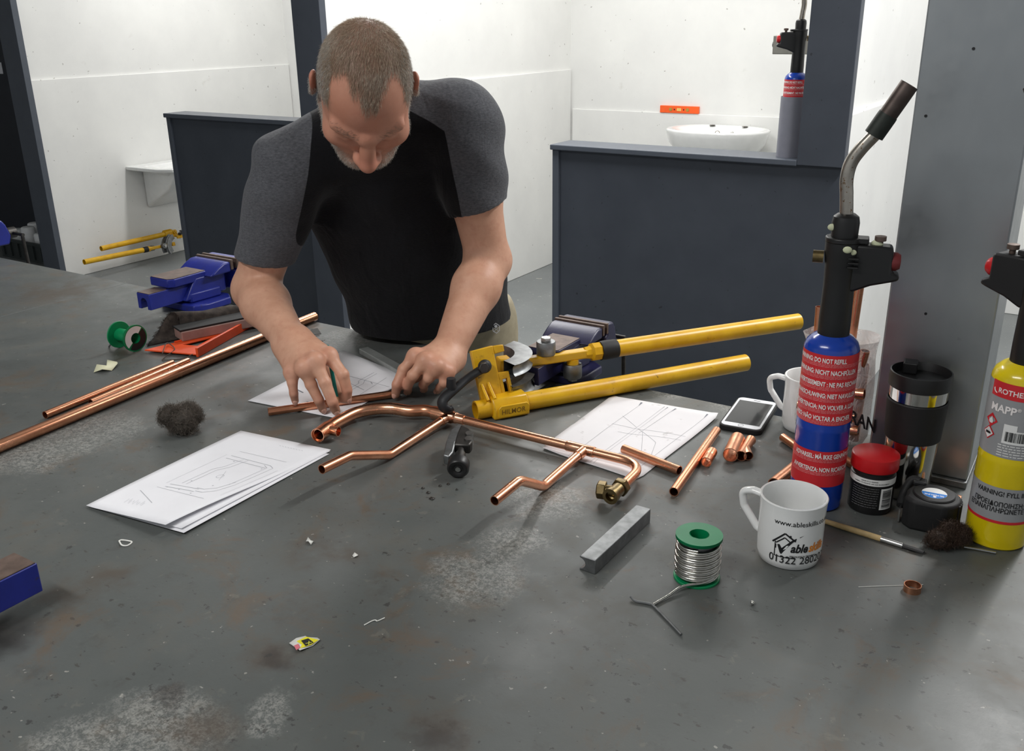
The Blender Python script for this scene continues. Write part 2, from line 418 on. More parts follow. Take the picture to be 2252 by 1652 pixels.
# ------------------------------------------------------------------ the workbench
BA0, BA1, BB0, BB1 = -4.6, 1.4, .26, 1.585
broot = ab(-1.6, .92, 0)
bench = thing('workbench', 'long workbench with a stained grey steel plate top', 'workbench', broot, _a)
def bench_mat():
    n = N('stained grey bench paint'); co = n.co()
    L = lambda x, y: tuple(Matrix.Rotation(-_a, 3, 'Z') @ Vector(on(x, y)-broot))
    f = n.noise(3.0, 6, .62); f2 = n.noise(11, 6, .65); sp = n.noise(190, 4, .75); fine = n.noise(420, 3, .8); fleck = n.noise(75, 3, .6); rust = n.noise(8, 6, .7, dist=.6)
    c = n.ramp(f, [(.28, srgb(77, 81, 80)), (.72, srgb(92, 95, 93))])
    c = n.mix(n.math('MULTIPLY', n.step(f2, .48, .72), .35), c, srgb(98, 92, 82))
    c = n.mix(n.math('MULTIPLY', n.step(rust, .53, .70), .55), c, srgb(98, 78, 58))
    c = n.mix(n.math('MULTIPLY', n.step(n.noise(26, 6, .72), .54, .72), .35), c, srgb(62, 60, 57))
    c = n.mix(n.math('MULTIPLY', n.step(n.noise(34, 5, .7, dist=.4), .60, .70), .30), c, srgb(122, 118, 108))
    def spots(lst):
        acc = None
        for (x, y, r) in lst:
            d = n.dist(L(x, y), n_co); v = n.math('SUBTRACT', 1.0, n.step(d, r*.25, r))
            acc = v if acc is None else n.math('MAXIMUM', acc, v)
        return acc
    wob = n.new('ShaderNodeVectorMath'); wob.operation = 'MULTIPLY_ADD'
    n.lk(n.noise(16, 4, .6, out='Color'), wob.inputs[0]); wob.inputs[1].default_value = (.09, .09, 0)
    ad = n.new('ShaderNodeVectorMath'); ad.operation = 'SUBTRACT'; n.lk(co, ad.inputs[0]); ad.inputs[1].default_value = (.045, .045, -.85+.85)
    n.lk(ad.outputs[0], wob.inputs[2]); n_co = wob.outputs[0]
    worn = spots([(1040, 1270, .12), (1205, 1095, .11), (1115, 1190, .09), (1620, 885, .12), (1480, 858, .08), (770, 745, .12), (690, 770, .10), (190, 950, .17), (60, 1000, .13), (330, 1610, .12), (180, 1645, .09), (590, 1570, .05), (500, 690, .1)])  # worn dusty patches; the left pale ones also paint in a sheen
    worn = n.step(n.math('ADD', n.math('MULTIPLY', worn, .62), n.math('MULTIPLY', n.noise(7, 6, .7, dist=.5), .9)), .62, 1.12)
    wsp = n.math('MULTIPLY', worn, n.step(n.math('ADD', n.math('MULTIPLY', sp, .65), n.math('MULTIPLY', fine, .35)), .42, .60))
    c = n.mix(n.math('MULTIPLY', wsp, .62), c, srgb(158, 158, 153))
    stain = spots([(740, 1215, .05), (245, 1275, .05), (585, 1450, .05), (960, 1618, .05), (640, 1330, .06), (120, 1330, .08), (450, 1595, .05), (830, 1290, .05), (260, 780, .08), (130, 640, .2), (700, 1205, .06)])
    c = n.mix(n.math('MULTIPLY', n.math('MULTIPLY', stain, n.step(f2, .36, .60)), .55), c, srgb(74, 60, 48))
    dk = spots([(375, 1535, .022), (960, 1615, .035), (20, 1400, .05), (600, 1452, .03)])  # dark stains, plus the shadow under the left-front vise painted in
    c = n.mix(n.math('MULTIPLY', dk, .6), c, srgb(46, 40, 38))
    c = n.mix(n.math('MULTIPLY', n.step(fleck, .66, .71), .65), c, srgb(44, 43, 42))
    c = n.mix(n.math('MULTIPLY', n.step(n.noise(46, 4, .6, co=n.scale((1, 2.2, 1))), .66, .70), .6), c, srgb(56, 50, 44))
    c = n.mix(n.math('MULTIPLY', n.step(n.noise(95, 2, .5), .735, .755), .5), c, srgb(176, 174, 166))
    n.set(col=c, rough=n.ramp(f2, [(.3, (.36,)*3+(1,)), (.7, (.55,)*3+(1,))]), spec=.45)
    n.bump(n.math('ADD', sp, n.math('MULTIPLY', f2, 2)), .08, .0012); return n.mat
M['bench'] = bench_mat()
def bbox_local(a0, a1, b0, b1, z0, z1): return G().box(a0+1.6, a1+1.6, b0-.92, b1-.92, z0, z1)
SEAM = -2.30
obj('steel_plate', bbox_local(BA0, SEAM-.0012, BB0, BB1, BZ-.006, BZ), M['bench'], bench, 0, world=False, bevel=.0015)
obj('steel_plate', bbox_local(SEAM+.0012, BA1, BB0, BB1, BZ-.006, BZ), M['bench'], bench, 0, world=False, bevel=.0015)
wood = simple('dark bench timber', srgb(58, 56, 54), .7, var=.2, scale=14)
obj('frame', bbox_local(BA0, BA1, BB0+.004, BB1-.004, BZ-.07, BZ-.0062), wood, bench, 0, world=False)
for a in (-4.4, -2.5, -.6, 1.2):
    for b in (.36, 1.48):
        obj('leg', bbox_local(a-.045, a+.045, b-.045, b+.045, 0, BZ-.0702), wood, bench, 0, world=False, bevel=.004)
# ------------------------------------------------------------------ helpers for things on the bench
def basec(x, y, r, z=0.0):
    """centre of a round base whose front edge is seen at pixel x, y"""
    p = on(x, y, z); d = np.array([p[0], p[1], 0]); d /= np.linalg.norm(d); return p+d*r
def tocam(c): return math.atan2(-c[1], -c[0])
CAPH = .70
def cyl_text(g, s, c, R, t, z, cap, xs=1.0, bold=.028, shear=0, end=False, mi=0):
    """lettering wrapped on an upright cylinder; t = angle of its start (or end)"""
    v, f = text_verts(s, cap/CAPH, bold, shear)
    if not v: return 0
    w = max(p[0] for p in v)*xs
    o = -w if end else 0
    g.add([(c[0]+R*math.cos(t+(p[0]*xs+o)/R), c[1]+R*math.sin(t+(p[0]*xs+o)/R), c[2]+z+p[1]) for p in v], f, mi)
    return w
def cyl_patch(g, c, R, t0, t1, z0, z1, mi=0, n=None):
    n = n or max(2, int(abs(t1-t0)/.09)); v = []; f = []
    for k in range(n+1):
        t = t0+(t1-t0)*k/n
        for z in (z0, z1): v.append((c[0]+R*math.cos(t), c[1]+R*math.sin(t), c[2]+z))
    for k in range(n): f.append((2*k, 2*k+2, 2*k+3, 2*k+1))
    return g.add(v, f, mi)
def cyl_poly(g, pts, c, R, t0, z0, mi=0):
    """flat polygon (x along the surface, y up) wrapped on a cylinder"""
    g.add([(c[0]+R*math.cos(t0+x/R), c[1]+R*math.sin(t0+x/R), c[2]+z0+y) for x, y in pts], [tuple(range(len(pts)))], mi)

rng = random.Random(7)

# ------------------------------------------------------------------ bench vises
def make_vise(label, blue, loc, rotz, slide=0.0, sc=.9):
    t = thing('bench_vise', label, 'vise', loc, rotz, 'bench vises bolted to the workbench')
    base = [(-.07, -.10), (.07, -.10), (.085, -.06), (.085, .02), (.05, .045), (-.05, .045), (-.085, .02), (-.085, -.06)]
    obj('base', G().prism(base, 0, .022), blue, t, 30, False, bevel=.004)
    g = G().prism([(-.045, -.085), (.045, -.085), (.05, .02), (-.05, .02)], .022, .05)
    g.prism([(-.10, .03), (.045, .03), (.045, .09), (-.06, .09)], -.043, .043, 'yz')
    g.prism([(-.03, .088), (.045, .088), (.045, .118), (.022, .118), (.0, .108), (-.018, .097)], -.072, .072, 'yz')
    obj('body', g, blue, t, 30, False, bevel=.005)
    obj('anvil', G().prism([(-.042, -.145), (.03, -.145), (.042, -.13), (.042, -.02), (-.042, -.02)], .078, .102), [blue], t, 30, False, bevel=.003)
    obj('anvil_face', G().prism([(-.040, -.143), (.029, -.143), (.040, -.129), (.040, -.022), (-.040, -.022)], .1022, .1035), M['brown_steel'], t, 0, False)
    # inverted U slide
    u = [(-.026, .030), (-.026, .074), (.026, .074), (.026, .030), (.013, .030), (.013, .048)]
    u += [(.013*math.cos(a), .048+.013*math.sin(a)) for a in np.linspace(0.3, math.pi-.3, 7)] + [(-.013, .048), (-.013, .030)]
    obj('slide', G().prism(u, -.205+slide, .09+slide, 'xz'), blue, t, 30, False, bevel=.0015)
    obj('slide_top', G().box(-.0245, .0245, -.203+slide, -.146, .0742, .0755), M['brown_steel'], t, 0, False)
    g = G().prism([(.062, .03), (.12, .03), (.13, .06), (.118, .10), (.105, .118), (.075, .118), (.075, .09), (.062, .085)], -.072, .072, 'yz')
    obj('moving_jaw', g, blue, t, 30, False, bevel=.005)
    for y0, y1, nm in ((.0452, .0535, 'jaw_plate'), (.0665, .0748, 'jaw_plate')):
        obj(nm, G().box(-.0735, .0735, y0, y1, .094, .1225), M['brown_steel'], t, 0, False, bevel=.0012)
    g = G().tube([(0, .12, .055), (0, .165, .055)], .016, 20); g.tube([(0, .155, .055), (0, .185, .055)], .020, 20)
    obj('spindle', g, M['dark_steel'], t, 40, False)
    g = G().tube([(.072, .17, .055), (.078, .17, -.13)], .006, 12); g.tube([(0, .17, .055), (.078, .17, .055)], .006, 12); g.ball((.078, .17, -.13), .010)
    obj('handle', g, M['dark_steel'], t, 40, False)
    t.scale = (sc, sc, sc)
    return t
make_vise('royal blue bench vise beside the orange square', M['vise_blue'], ab(-1.955, 1.57, BZ), _a)
make_vise('dark navy bench vise behind the yellow pipe bender', M['vise_navy'], ab(-.885, 1.60, BZ), _a, 0, .78)
make_vise('royal blue bench vise at the bench edge by the rust stains', M['vise_blue'], ab(-1.053, .287, BZ), _a+math.pi, -.06, .9)
make_vise('royal blue bench vise near the crate of white cups', M['vise_blue'], ab(-3.02, 1.535, BZ), _a)

# ------------------------------------------------------------------ pipe benders
_o = on(1045, 903, .017); _e = on(1640, 798, .017)
bX = (_e-_o)/np.linalg.norm(_e-_o); bY = np.cross([0, 0, 1.0], bX); b_rot = math.atan2(bX[1], bX[0])
b_org = np.array([_o[0], _o[1], BZ])
bend = thing('pipe_bender', 'yellow two-handled pipe bender lying across the workbench edge', 'pipe bender', b_org, b_rot, 'yellow pipe benders')
def bl(x, y, yl):
    """local point of the bender seen at pixel x, y on its plane local-y = yl"""
    d = ray(x, y); q = b_org+bY*yl; p = EYE+d*(((q-EYE)@bY)/(d@bY)); q = p-b_org
    return np.array([q@bX, q@bY, q[2]])
Lh = np.linalg.norm(_e-_o)
def bobj(name, g, mat, **k): return obj(name, g, mat, bend, k.pop('smooth', 40), False, **k)
bobj('fixed_handle', G().tube([(0, 0, .0175), (.03, 0, .0175), (Lh*.5, 0, .0175), (Lh, 0, .0175)], .0172, 28, inner=.003), M['yellow'])
sl = bobj('sleeve', G().prism([(-.024, .001), (-.0245, .012), (-.022, .026), (-.012, .0385), (.014, .0385), (.024, .03), (.024, .002)], .028, .098, 'yz'), M['yellow'], bevel=.003)
g = G().prism([(.036, .005), (.092, .005), (.096, .010), (.096, .023), (.091, .028), (.041, .028), (.035, .022), (.035, .009)], -.0275, -.0235, 'xz')
plq = bobj('name_plate', g, M['yellow'], bevel=.0012)
v, f = text_verts('HILMOR', .0135, .006, spacing=1.05)
g = G().add([(.0405+p[0]*.92, -.0279, .0115+p[1]) for p in v], f)
nt = obj('raised_letters', g, simple('darkened yellow lettering', srgb(120, 88, 20), .5), bend, 0, False); nt.parent = plq
# upright frame plate
q = [bl(1036, 773, .035), bl(1084, 760, .035), bl(1106, 874, .006), bl(1060, 886, .006)]
n_ = np.cross(q[1]-q[0], q[3]-q[0]); n_ /= np.linalg.norm(n_); n_ = n_ if n_[1] > 0 else -n_
def slab(g, quad, th):
    quad = [np.asarray(p) for p in quad]
    v = quad+[p+n_*th for p in quad]
    return g.add(v, [(0, 1, 2, 3), (7, 6, 5, 4), (0, 4, 5, 1), (1, 5, 6, 2), (2, 6, 7, 3), (3, 7, 4, 0)])
ex = (q[1]-q[0])/np.linalg.norm(q[1]-q[0]); ez = (q[0]-q[3])/np.linalg.norm(q[0]-q[3])
g = slab(G(), q, .012)
g = slab(g, [q[1]-ez*.001, q[1]+ex*.020-ez*.003, q[1]+ex*.020-ez*.016, q[1]-ez*.016], .012)
g = slab(g, [q[2]+ez*.046, q[2]+ex*.022+ez*.044, q[2]+ex*.022+ez*.032, q[2]+ez*.032], .012)
g = slab(g, [q[2]+ez*.034, q[2]+ex*.007+ez*.034, q[2]+ex*.007+ez*.0, q[2]+ez*.0], .012)
g = slab(g, [q[2]+ex*.016+ez*.034, q[2]+ex*.022+ez*.034, q[2]+ex*.022+ez*.0, q[2]+ex*.016], .012)
bobj('frame', g, M['yellow'], smooth=30, bevel=.0015)
g = G()
for s in (.004, .017):   # gusset ribs
    a = q[3]+ex*s+ez*.034; b = q[3]+ex*s+ez*.0; c = b-n_*.022+ez*.004
    w = ex*.005
    g.add([a, b, c, a+w, b+w, c+w], [(0, 1, 2), (5, 4, 3), (0, 3, 4, 1), (1, 4, 5, 2), (2, 5, 3, 0)])
bobj('gusset', g, M['yellow'], smooth=0, bevel=.001)
# aluminium formers, two half discs with a grooved rim, and roller bar
def former(z, R, th, spans):
    c = np.array([.060, .092, z]); prof = []
    for k in range(-6, 7):
        u = k/6; prof.append((R-.007*math.sqrt(max(0, 1-(u*1.1)**2)) if abs(u) < .9 else R, u*th/2))
    prof = [(R-.034, -th/2)]+prof+[(R-.034, th/2), (R-.034, -th/2)]
    g = G()
    for s0, s1 in spans: g.lathe(prof, c, 14, a0=math.radians(s0), a1=math.radians(s1))
    return g
bobj('former', former(.078, .088, .022, [(-75, 30)]), M['dull_steel']); bobj('former', former(.036, .092, .026, [(-80, 20)]), M['dull_steel'])
zb = .066
b0 = np.array([.088, .075, zb]); b1 = np.array([.765, .056, zb]); bd = (b1-b0)/np.linalg.norm(b1-b0); bs = np.array([-bd[1], bd[0], 0])
Tb = lambda p: b0+bd*p[0]+bs*p[1]+np.array([0, 0, p[2]])
g = G().box(.0, .18, -.010, .010, -.009, .009, T=Tb); g.box(-.012, .012, -.013, .013, -.016, .016, T=Tb)
bobj('roller_arm', g, M['yellow'], smooth=30, bevel=.003)
g = G().tube([Tb((.170, 0, 0)), Tb((.182, 0, 0)), Tb((.186, 0, 0)), Tb((.202, 0, 0)), Tb((.206, 0, 0))], [.012, .0135, .0185, .0185, .016], 8)
bobj('collar', g, M['yellow'], smooth=30)
bobj('black_tape', G().tube([Tb((.204, 0, 0)), Tb((.215, 0, 0)), Tb((.236, 0, 0)), Tb((.240, 0, 0))], [.019, .0195, .0192, .0185], 24), M['black_rubber'])
bobj('lever_handle', G().tube([Tb((.234, 0, 0)), Tb((.45, 0, 0)), Tb((.678, 0, 0))], .0172, 28, inner=.003), M['yellow'])
def roller(cx, z0, z1, nut0, nut1):
    c = Tb((cx, 0, 0)); g = G().lathe([(.0, z0), (.0175, z0), (.0185, z0+.002), (.0185, z1-.002), (.0175, z1), (0, z1)], (c[0], c[1], 0), 32)
    r_ = bobj('roller', g, M['dull_steel'])
    g = G().lathe([(0, nut0), (.0105, nut0), (.0105, nut1), (0, nut1)], (c[0], c[1], 0), 6)
    n = obj('nut', g, M['steel'], bend, 20, False, bevel=.001); n.parent = r_
roller(.088, zb+.0095, zb+.036, zb+.036, zb+.044)
roller(.145, zb-.046, zb-.018, zb-.053, zb-.046)
bobj('spacer', G().lathe([(0, zb-.018), (.012, zb-.018), (.012, zb-.008), (0, zb-.008)], Tb((.145, 0, 0))*np.array([1, 1, 0]), 20), M['yellow'])
# black pipe stop hook
hp = [bl(1070, 808, .018), bl(1050, 818, .018), bl(1024, 836, .010), bl(1000, 856, .0), bl(981, 872, -.004), bl(973, 884, -.008), bl(976, 896, -.012), bl(988, 901, -.014), bl(996, 897, -.014)]
g = G().tube(catmull(hp, 5), np.interp(np.linspace(0, 1, 41), [0, .25, .5, .8, 1], [.0105, .0100, .0120, .0105, .0065]), 12, flat=.7)
g.tube([bl(1000, 862, -.002), bl(992, 848, -.002), bl(992, 832, -.002)], [.009, .009, .008], 10)
g.ball(bl(1066, 806, .016), .013, sc=(1, .8, 1))
bobj('stop_hook', g, M['black_matt'], smooth=50)
bobj('pivot_bolt', G().lathe([(0, 0), (.0105, 0), (.0105, .008), (0, .008)], bl(1060, 808, .002), 6, axis=(0.15, -1, .1)), M['dark_steel'], smooth=20, bevel=.001)
# the second one stands on its edge on the booth floor against the wall
fb = onA(385, 527, -5.52); p2 = onA(172, 582, -5.52)
dv = (p2-fb); fb[2] = .012
bd2 = dup(bend, (fb[0], fb[1], .165), (math.radians(-78), 0, math.atan2(dv[1], dv[0])), 'yellow pipe bender lying on the booth floor against the white wall', 'yellow pipe benders')

# ------------------------------------------------------------------ copper pipes
def pipe(name, pts, r, label, group=None, mat=None, cat='pipe'):
    o = obj(name, G().tube(pts, r, 24, inner=.0011 if r < .009 else .0014), mat or M['copper'], None, 40)
    return tag(o, label, cat, group)
p0, p1 = on(0, 981, .011), on(692, 696, .011)
u_ = (p1-p0)/np.linalg.norm(p1-p0)
pipe('copper_pipe', [p0-u_*.45, p0, (p0+p1)/2, p1], .0108, 'long thick copper pipe running under the forearm to the bench edge', 'copper pipes on the bench')
pipe('copper_pipe', [on(99, 913, .0075), on(240, 855, .0075), on(380, 799, .0075)], .0073, 'short thin copper pipe lying alone next to the torn label', 'copper pipes on the bench')
pipe('copper_pipe', [on(200, 886, .0075), on(414, 794, .0075)], .0073, 'thin copper pipe laid against the long thick pipe', 'copper pipes on the bench')
pipe('copper_pipe', [on(590, 906, .0085), on(730, 886, .0085), on(868, 866, .0085)], .0075, 'copper pipe held down under the fingers of both hands', 'copper pipes on the bench')
pipe('copper_pipe', [on(1371, 987, .0085), on(1494, 1035, .0085)], .0075, 'short copper pipe across the corner of the line drawing', 'copper pipes on the bench')
pipe('copper_pipe', [on(1576, 947, .0075), on(1482, 1082, .0075)], .0075, 'copper pipe offcut lying between the drawing and the loose couplings', 'copper pipes on the bench')
pipe('copper_pipe', [on(1722, 962, .0075), on(1790, 1010, .0075)], .0073, 'copper pipe offcut poking out behind the blue gas cylinder', 'copper pipes on the bench')
pipe('copper_pipe', [on(1703, 1066, .0115), on(1770, 1012, .0115), on(1830, 964, .0115)], .0108, 'thick copper pipe passing behind the blue gas cylinder towards the mug', 'copper pipes on the bench')
pipe('copper_pipe', [on(1958, 1068, .0115), on(2030, 1088, .0115), on(2112, 1106, .0115)], .0108, 'thick copper pipe lying behind the tape measure', 'copper pipes on the bench')
pipe('copper_pipe', [on(1856, 1010, .0075), on(1905, 1040, .0075)], .0073, 'thin copper pipe half hidden behind the red-lidded jar', 'copper pipes on the bench')
# loose couplings
def coupling(p, q, r, label, bead=True):
    p, q = np.asarray(p), np.asarray(q); ts = [0, .08, .38, .45, .5, .55, .62, .92, 1]
    rr = [r, r, r, r*.97, r*.93 if bead else r, r*.97, r, r, r]
    o = obj('copper_coupling', G().tube([p+(q-p)*t for t in ts], rr, 24, inner=.0012), M['copper'], None, 40)
    return tag(o, label, 'pipe fitting', 'copper couplings by the phone')
coupling(on(1553, 1017, .0088), on(1566, 994, .0088), .0088, 'small copper coupling with a ring groove beside the pipe offcut')
coupling(on(1606, 1001, .0125), on(1622, 965, .0125), .0122, 'wide plain copper coupling in front of the phone', False)
t = thing('copper_tee', 'small copper tee fitting leaning on the wide coupling', 'pipe fitting', on(1640, 992), 0, 'copper couplings by the phone')
g = G().tube([on(1630, 1003, .0095), on(1634, 996, .0095), on(1648, 972, .0095), on(1651, 968, .0095)], [.009, .0082, .0082, .009], 24, inner=.001)
obj('tee_run', g, M['copper'], t)
obj('tee_branch', G().tube([on(1640, 988, .0095), on(1646, 1003, .0095)], .0078, 20, inner=.001), M['copper'], t)
t = tag(obj('copper_ring', G().lathe([(.0095, 0), (.0105, 0), (.0105, .009), (.0095, .009), (.0095, 0)], basec(2004, 1309, .0105), 28), M['copper']), 'cut copper ring standing alone on the bench', 'ring')
# the bent assembly
asm = thing('pipe_assembly', 'bent copper pipe frame with tees, two branches and a brass valve', 'pipework', ab(-.8, 1.245, BZ))
zc = BZ+.017
arc_px = [(701, 956), (720, 942), (740, 929), (780, 909), (820, 900), (860, 898.5), (900, 904)]
T1 = ab(-.938, 1.245, zc); arc = catmull([on(x, y, .017) for x, y in arc_px]+[T1-AX*.048, T1-AX*.015], 6)
obj('curved_pipe', G().tube(arc, .0108, 28, inner=.0014), M['copper'], asm)
d0 = arc[1]-arc[0]; d0 /= np.linalg.norm(d0)
sock = G().tube([arc[0]-d0*.004, arc[0]-d0*.001, arc[0]+d0*.02, arc[0]+d0*.03, arc[0]+d0*.036], [.0126, .0124, .0123, .0122, .0112], 28, inner=.0012)
obj('end_socket', sock, M['copper'], asm)
sd = np.cross(d0, [0, 0, 1.0])
st0 = arc[0]+d0*.022
obj('socket_stub', G().tube([st0, st0+sd*.012, st0+sd*.014, st0+sd*.026], [.0075, .0078, .0086, .0088], 20, inner=.001), M['copper'], asm)
T1 = ab(-.938, 1.245, zc); T2 = ab(-.667, 1.245, zc)
obj('tee', G().tube([T1-AX*.03, T1-AX*.012, T1+AX*.010, T1+AX*.016, T1+AX*.020, T1+AX*.022, T1+AX*.036, T1+AX*.038], [.0124, .0122, .0120, .0098, .0104, .0088, .0088, .0084], 28), M['copper'], asm)
obj('main_pipe', G().tube([T1+AX*.03, (T1+T2)/2, T2-AX*.018], .0076, 24), M['copper'], asm)
obj('tee', G().tube([T2-AX*.026, T2-AX*.024, T2-AX*.010, T2+AX*.010, T2+AX*.024, T2+AX*.026], [.0084, .0090, .0086, .0086, .0090, .0084], 28), M['copper'], asm)
def branch(a, b0, pts):
    w = [ab(a, b0, zc)]+[ab(a, b, BZ+z) for b, z in pts]
    s = w[0]-BX*.008; dd = (w[1]-w[0]); dd /= np.linalg.norm(dd)
    obj('tee_outlet', G().tube([w[0]+dd*.004, w[0]+dd*.022, w[0]+dd*.024], [.0088, .0089, .0084], 24), M['copper'], asm)
    obj('branch_pipe', G().tube(fillet([w[0]+dd*.012]+w[1:], .030), .0075, 24, inner=.0011), M['copper'], asm)
branch(-.935, 1.245, [(1.078, .009), (.985, .046), (.922, .049)])
branch(-.660, 1.245, [(1.112, .009), (1.045, .049), (.978, .046)])
vp = fillet([T2+AX*.018, ab(-.553, 1.245, zc), ab(-.548, 1.155, BZ+.019)], .052, 14)
obj('bend_pipe', G().tube(vp, .0075, 24), M['copper'], asm)
V0 = ab(-.549, 1.158, BZ+.019); vd = -BX
val = obj('valve', G().tube([V0-vd*.004, V0+vd*.010, V0+vd*.012, V0+vd*.030, V0+vd*.032, V0+vd*.040], [.0085, .0085, .0105, .0105, .0125, .0125], 24, inner=.005), M['brass'], asm)
g = G().lathe([(.0085, 0), (.0145, .001), (.0145, .011), (.0085, .012)], V0-vd*.002, 6, axis=vd)
n1 = obj('compression_nut', g, M['brass'], asm, 25, bevel=.001)
s2 = -AX*.6+np.array([0, 0, 0.0])-BX*.15; s2 /= np.linalg.norm(s2)
c2 = V0+vd*.022
obj('side_port', G().tube([c2, c2+s2*.016], .009, 20), M['brass'], asm)
g = G().lathe([(.0, .0145), (.014, .0148), (.014, .0265), (.012, .028), (.0, .028)], c2, 6, axis=s2)
obj('compression_nut', g, M['brass'], asm, 25, bevel=.001)

# ------------------------------------------------------------------ gas torches
def enamel(name, col):
    n = N(name); f = n.noise(30, 4)
    n.set(col=n.ramp(f, [(.3, srgb(*[int(k*.93) for k in col])), (.7, srgb(*col))]), rough=.22, coat=.25); return n.mat
M['cyl_blue'] = enamel('blue enamel', (14, 62, 168)); M['cyl_yellow'] = enamel('yellow enamel', (232, 206, 18))
M['label_red'] = simple('red label', srgb(205, 40, 48), .4, var=.05); M['label_grey'] = simple('grey label', srgb(150, 151, 153), .35, var=.05)
M['pink_ink'] = simple('pale small print', srgb(226, 130, 132), .5, var=.1); M['white_label'] = simple('white label', srgb(228, 228, 226), .4, var=.04)
M['burnt'] = simple('heat-stained steel tube', srgb(84, 74, 70), .45, .8, var=.35, scale=40)
M['scorched'] = simple('scorched green-black tip', srgb(48, 52, 48), .55, .5, var=.3, scale=60)
def rusty_tube():
    n = N('rust-spotted nickel tube'); w = n.noise(150, 4, .7); f = n.noise(30, 4)
    c = n.ramp(f, [(.3, srgb(150, 144, 136)), (.7, srgb(186, 180, 170))])
    c = n.mix(n.step(w, .60, .66), c, srgb(112, 76, 36)); n.set(col=c, rough=.28, metal=.9); return n.mat
M['rusty_tube'] = rusty_tube()
def torch_head(t, zt, rot, paint=False):
    """burner head; local x = side, y = back; zt = height of the cylinder neck"""
    ca, sa = math.cos(rot), math.sin(rot)
    R = lambda p: (p[0]*ca-p[1]*sa, p[0]*sa+p[1]*ca, p[2]+zt)
    def o(nm, g, mat, **k): return obj(nm, g.map(R), mat, t, k.pop('smooth', 40), False, **k)
    o('handle', G().lathe([(0, -.012), (.0195, -.012), (.0215, -.006), (.0215, .02), (.0205, .07), (.021, .10), (.0235, .118), (.0235, .132), (0, .132)], (0, 0, 0), 32), M['black'])
    g = G().prism([(-.012, .118), (-.012, .132), (.062, .130), (.064, .124), (.064, .096), (.074, .093), (.075, .086), (.066, .083), (.04, .076), (.018, .066), (.0, .07)], -.014, .014, 'xz')
    o('grip_body', g, M['black'], smooth=30, bevel=.004)
    o('collar_plate', G().prism([(-.024+.0*k, 0) for k in range(0)] or [(.024*math.cos(a), .024*math.sin(a)) for a in np.linspace(.6, 2*math.pi-.6, 20)]+[(.032, -.013), (.032, .013)], .132, .139), M['black'], smooth=30, bevel=.0015)
    o('collar', G().lathe([(0, .139), (.0175, .139), (.0180, .158), (.0165, .166), (.0115, .170), (0, .170)], (0, 0, 0), 28), M['black'])
    for k in range(3):
        o('vent_rib', G().box(.008, .022, -.0225, -.0150, .112-.006*k, .1145-.006*k), M['black_rubber'], smooth=0, bevel=.0008)
    o('regulator_knob', G().lathe([(0, 0), (.0085, 0), (.0085, .014), (.0065, .014), (.0065, .009), (0, .009)], (-.0235, -.002, .110), 20, axis=(-1, 0, 0)), M['brass'])
    o('button', G().lathe([(0, 0), (.0125, 0), (.0125, .006), (.0095, .011), (0, .012)], (.063, 0, .109), 20, axis=(1, 0, 0)), M['red_dark'] if paint else M['red_plastic'])
    o('lock_screw', G().lathe([(.0, .129), (.004, .129), (.004, .135), (.0075, .136), (.0075, .142), (0, .143)], (.046, 0, 0), 16), M['brown_steel'])
    tp = [(.0, 0, .165), (-.003, 0, .195), (-.005, 0, .215), (-.002, 0, .236), (.008, 0, .254), (.022, 0, .272), (.026, 0, .278)]
    o('burn_tube', G().tube(catmull(tp, 6), .0088, 20), M['rusty_tube'])
    d = np.array([.0295, 0, .0535]); d /= np.linalg.norm(d); s = np.array([.022, 0, .272])
    o('flame_tube', G().tube([s, s+d*.026, s+d*.03], [.0128, .0128, .0125], 24), M['scorched'])
    o('nozzle', G().tube([s+d*.026, s+d*.072], .0118, 24, inner=.0015), M['burnt'])
    if paint:
        pm = simple('pale green paint drips', srgb(206, 210, 176), .6, var=.1)
        for (x, y, z, r) in ((.006, -.0235, .126, .006), (-.0165, -.008, .152, .006), (.013, -.019, .122, .005), (.042, -.002, .1312, .008)):
            o('paint_splash', G().ball((x, y, z), r, 10, 6, sc=(1, .4, .8)).map(lambda p: p), pm)
M['red_dark'] = simple('worn red button', srgb(112, 38, 40), .5, var=.15)
RB = .0374
cb = basec(1788, 1128, RB); tb = thing('gas_torch', 'blue gas cylinder torch with red warning label on the bench', 'torch', cb, 0, 'gas torches')
def ring(c, R, z0, z1, n=56): return G().lathe([(R, z0), (R, z1)], c, n)
def canister_profile(R, zs, zt):
    return [(0, 0), (R-.004, 0), (R-.001, .003), (R-.0005, .012), (R, .014), (R, .125), (R+.0005, .127), (R, .130), (R, zs), (R-.003, zs+.008), (R-.010, zs+.015), (R-.019, zs+.020), (.017, zs+.022), (.016, zt)]
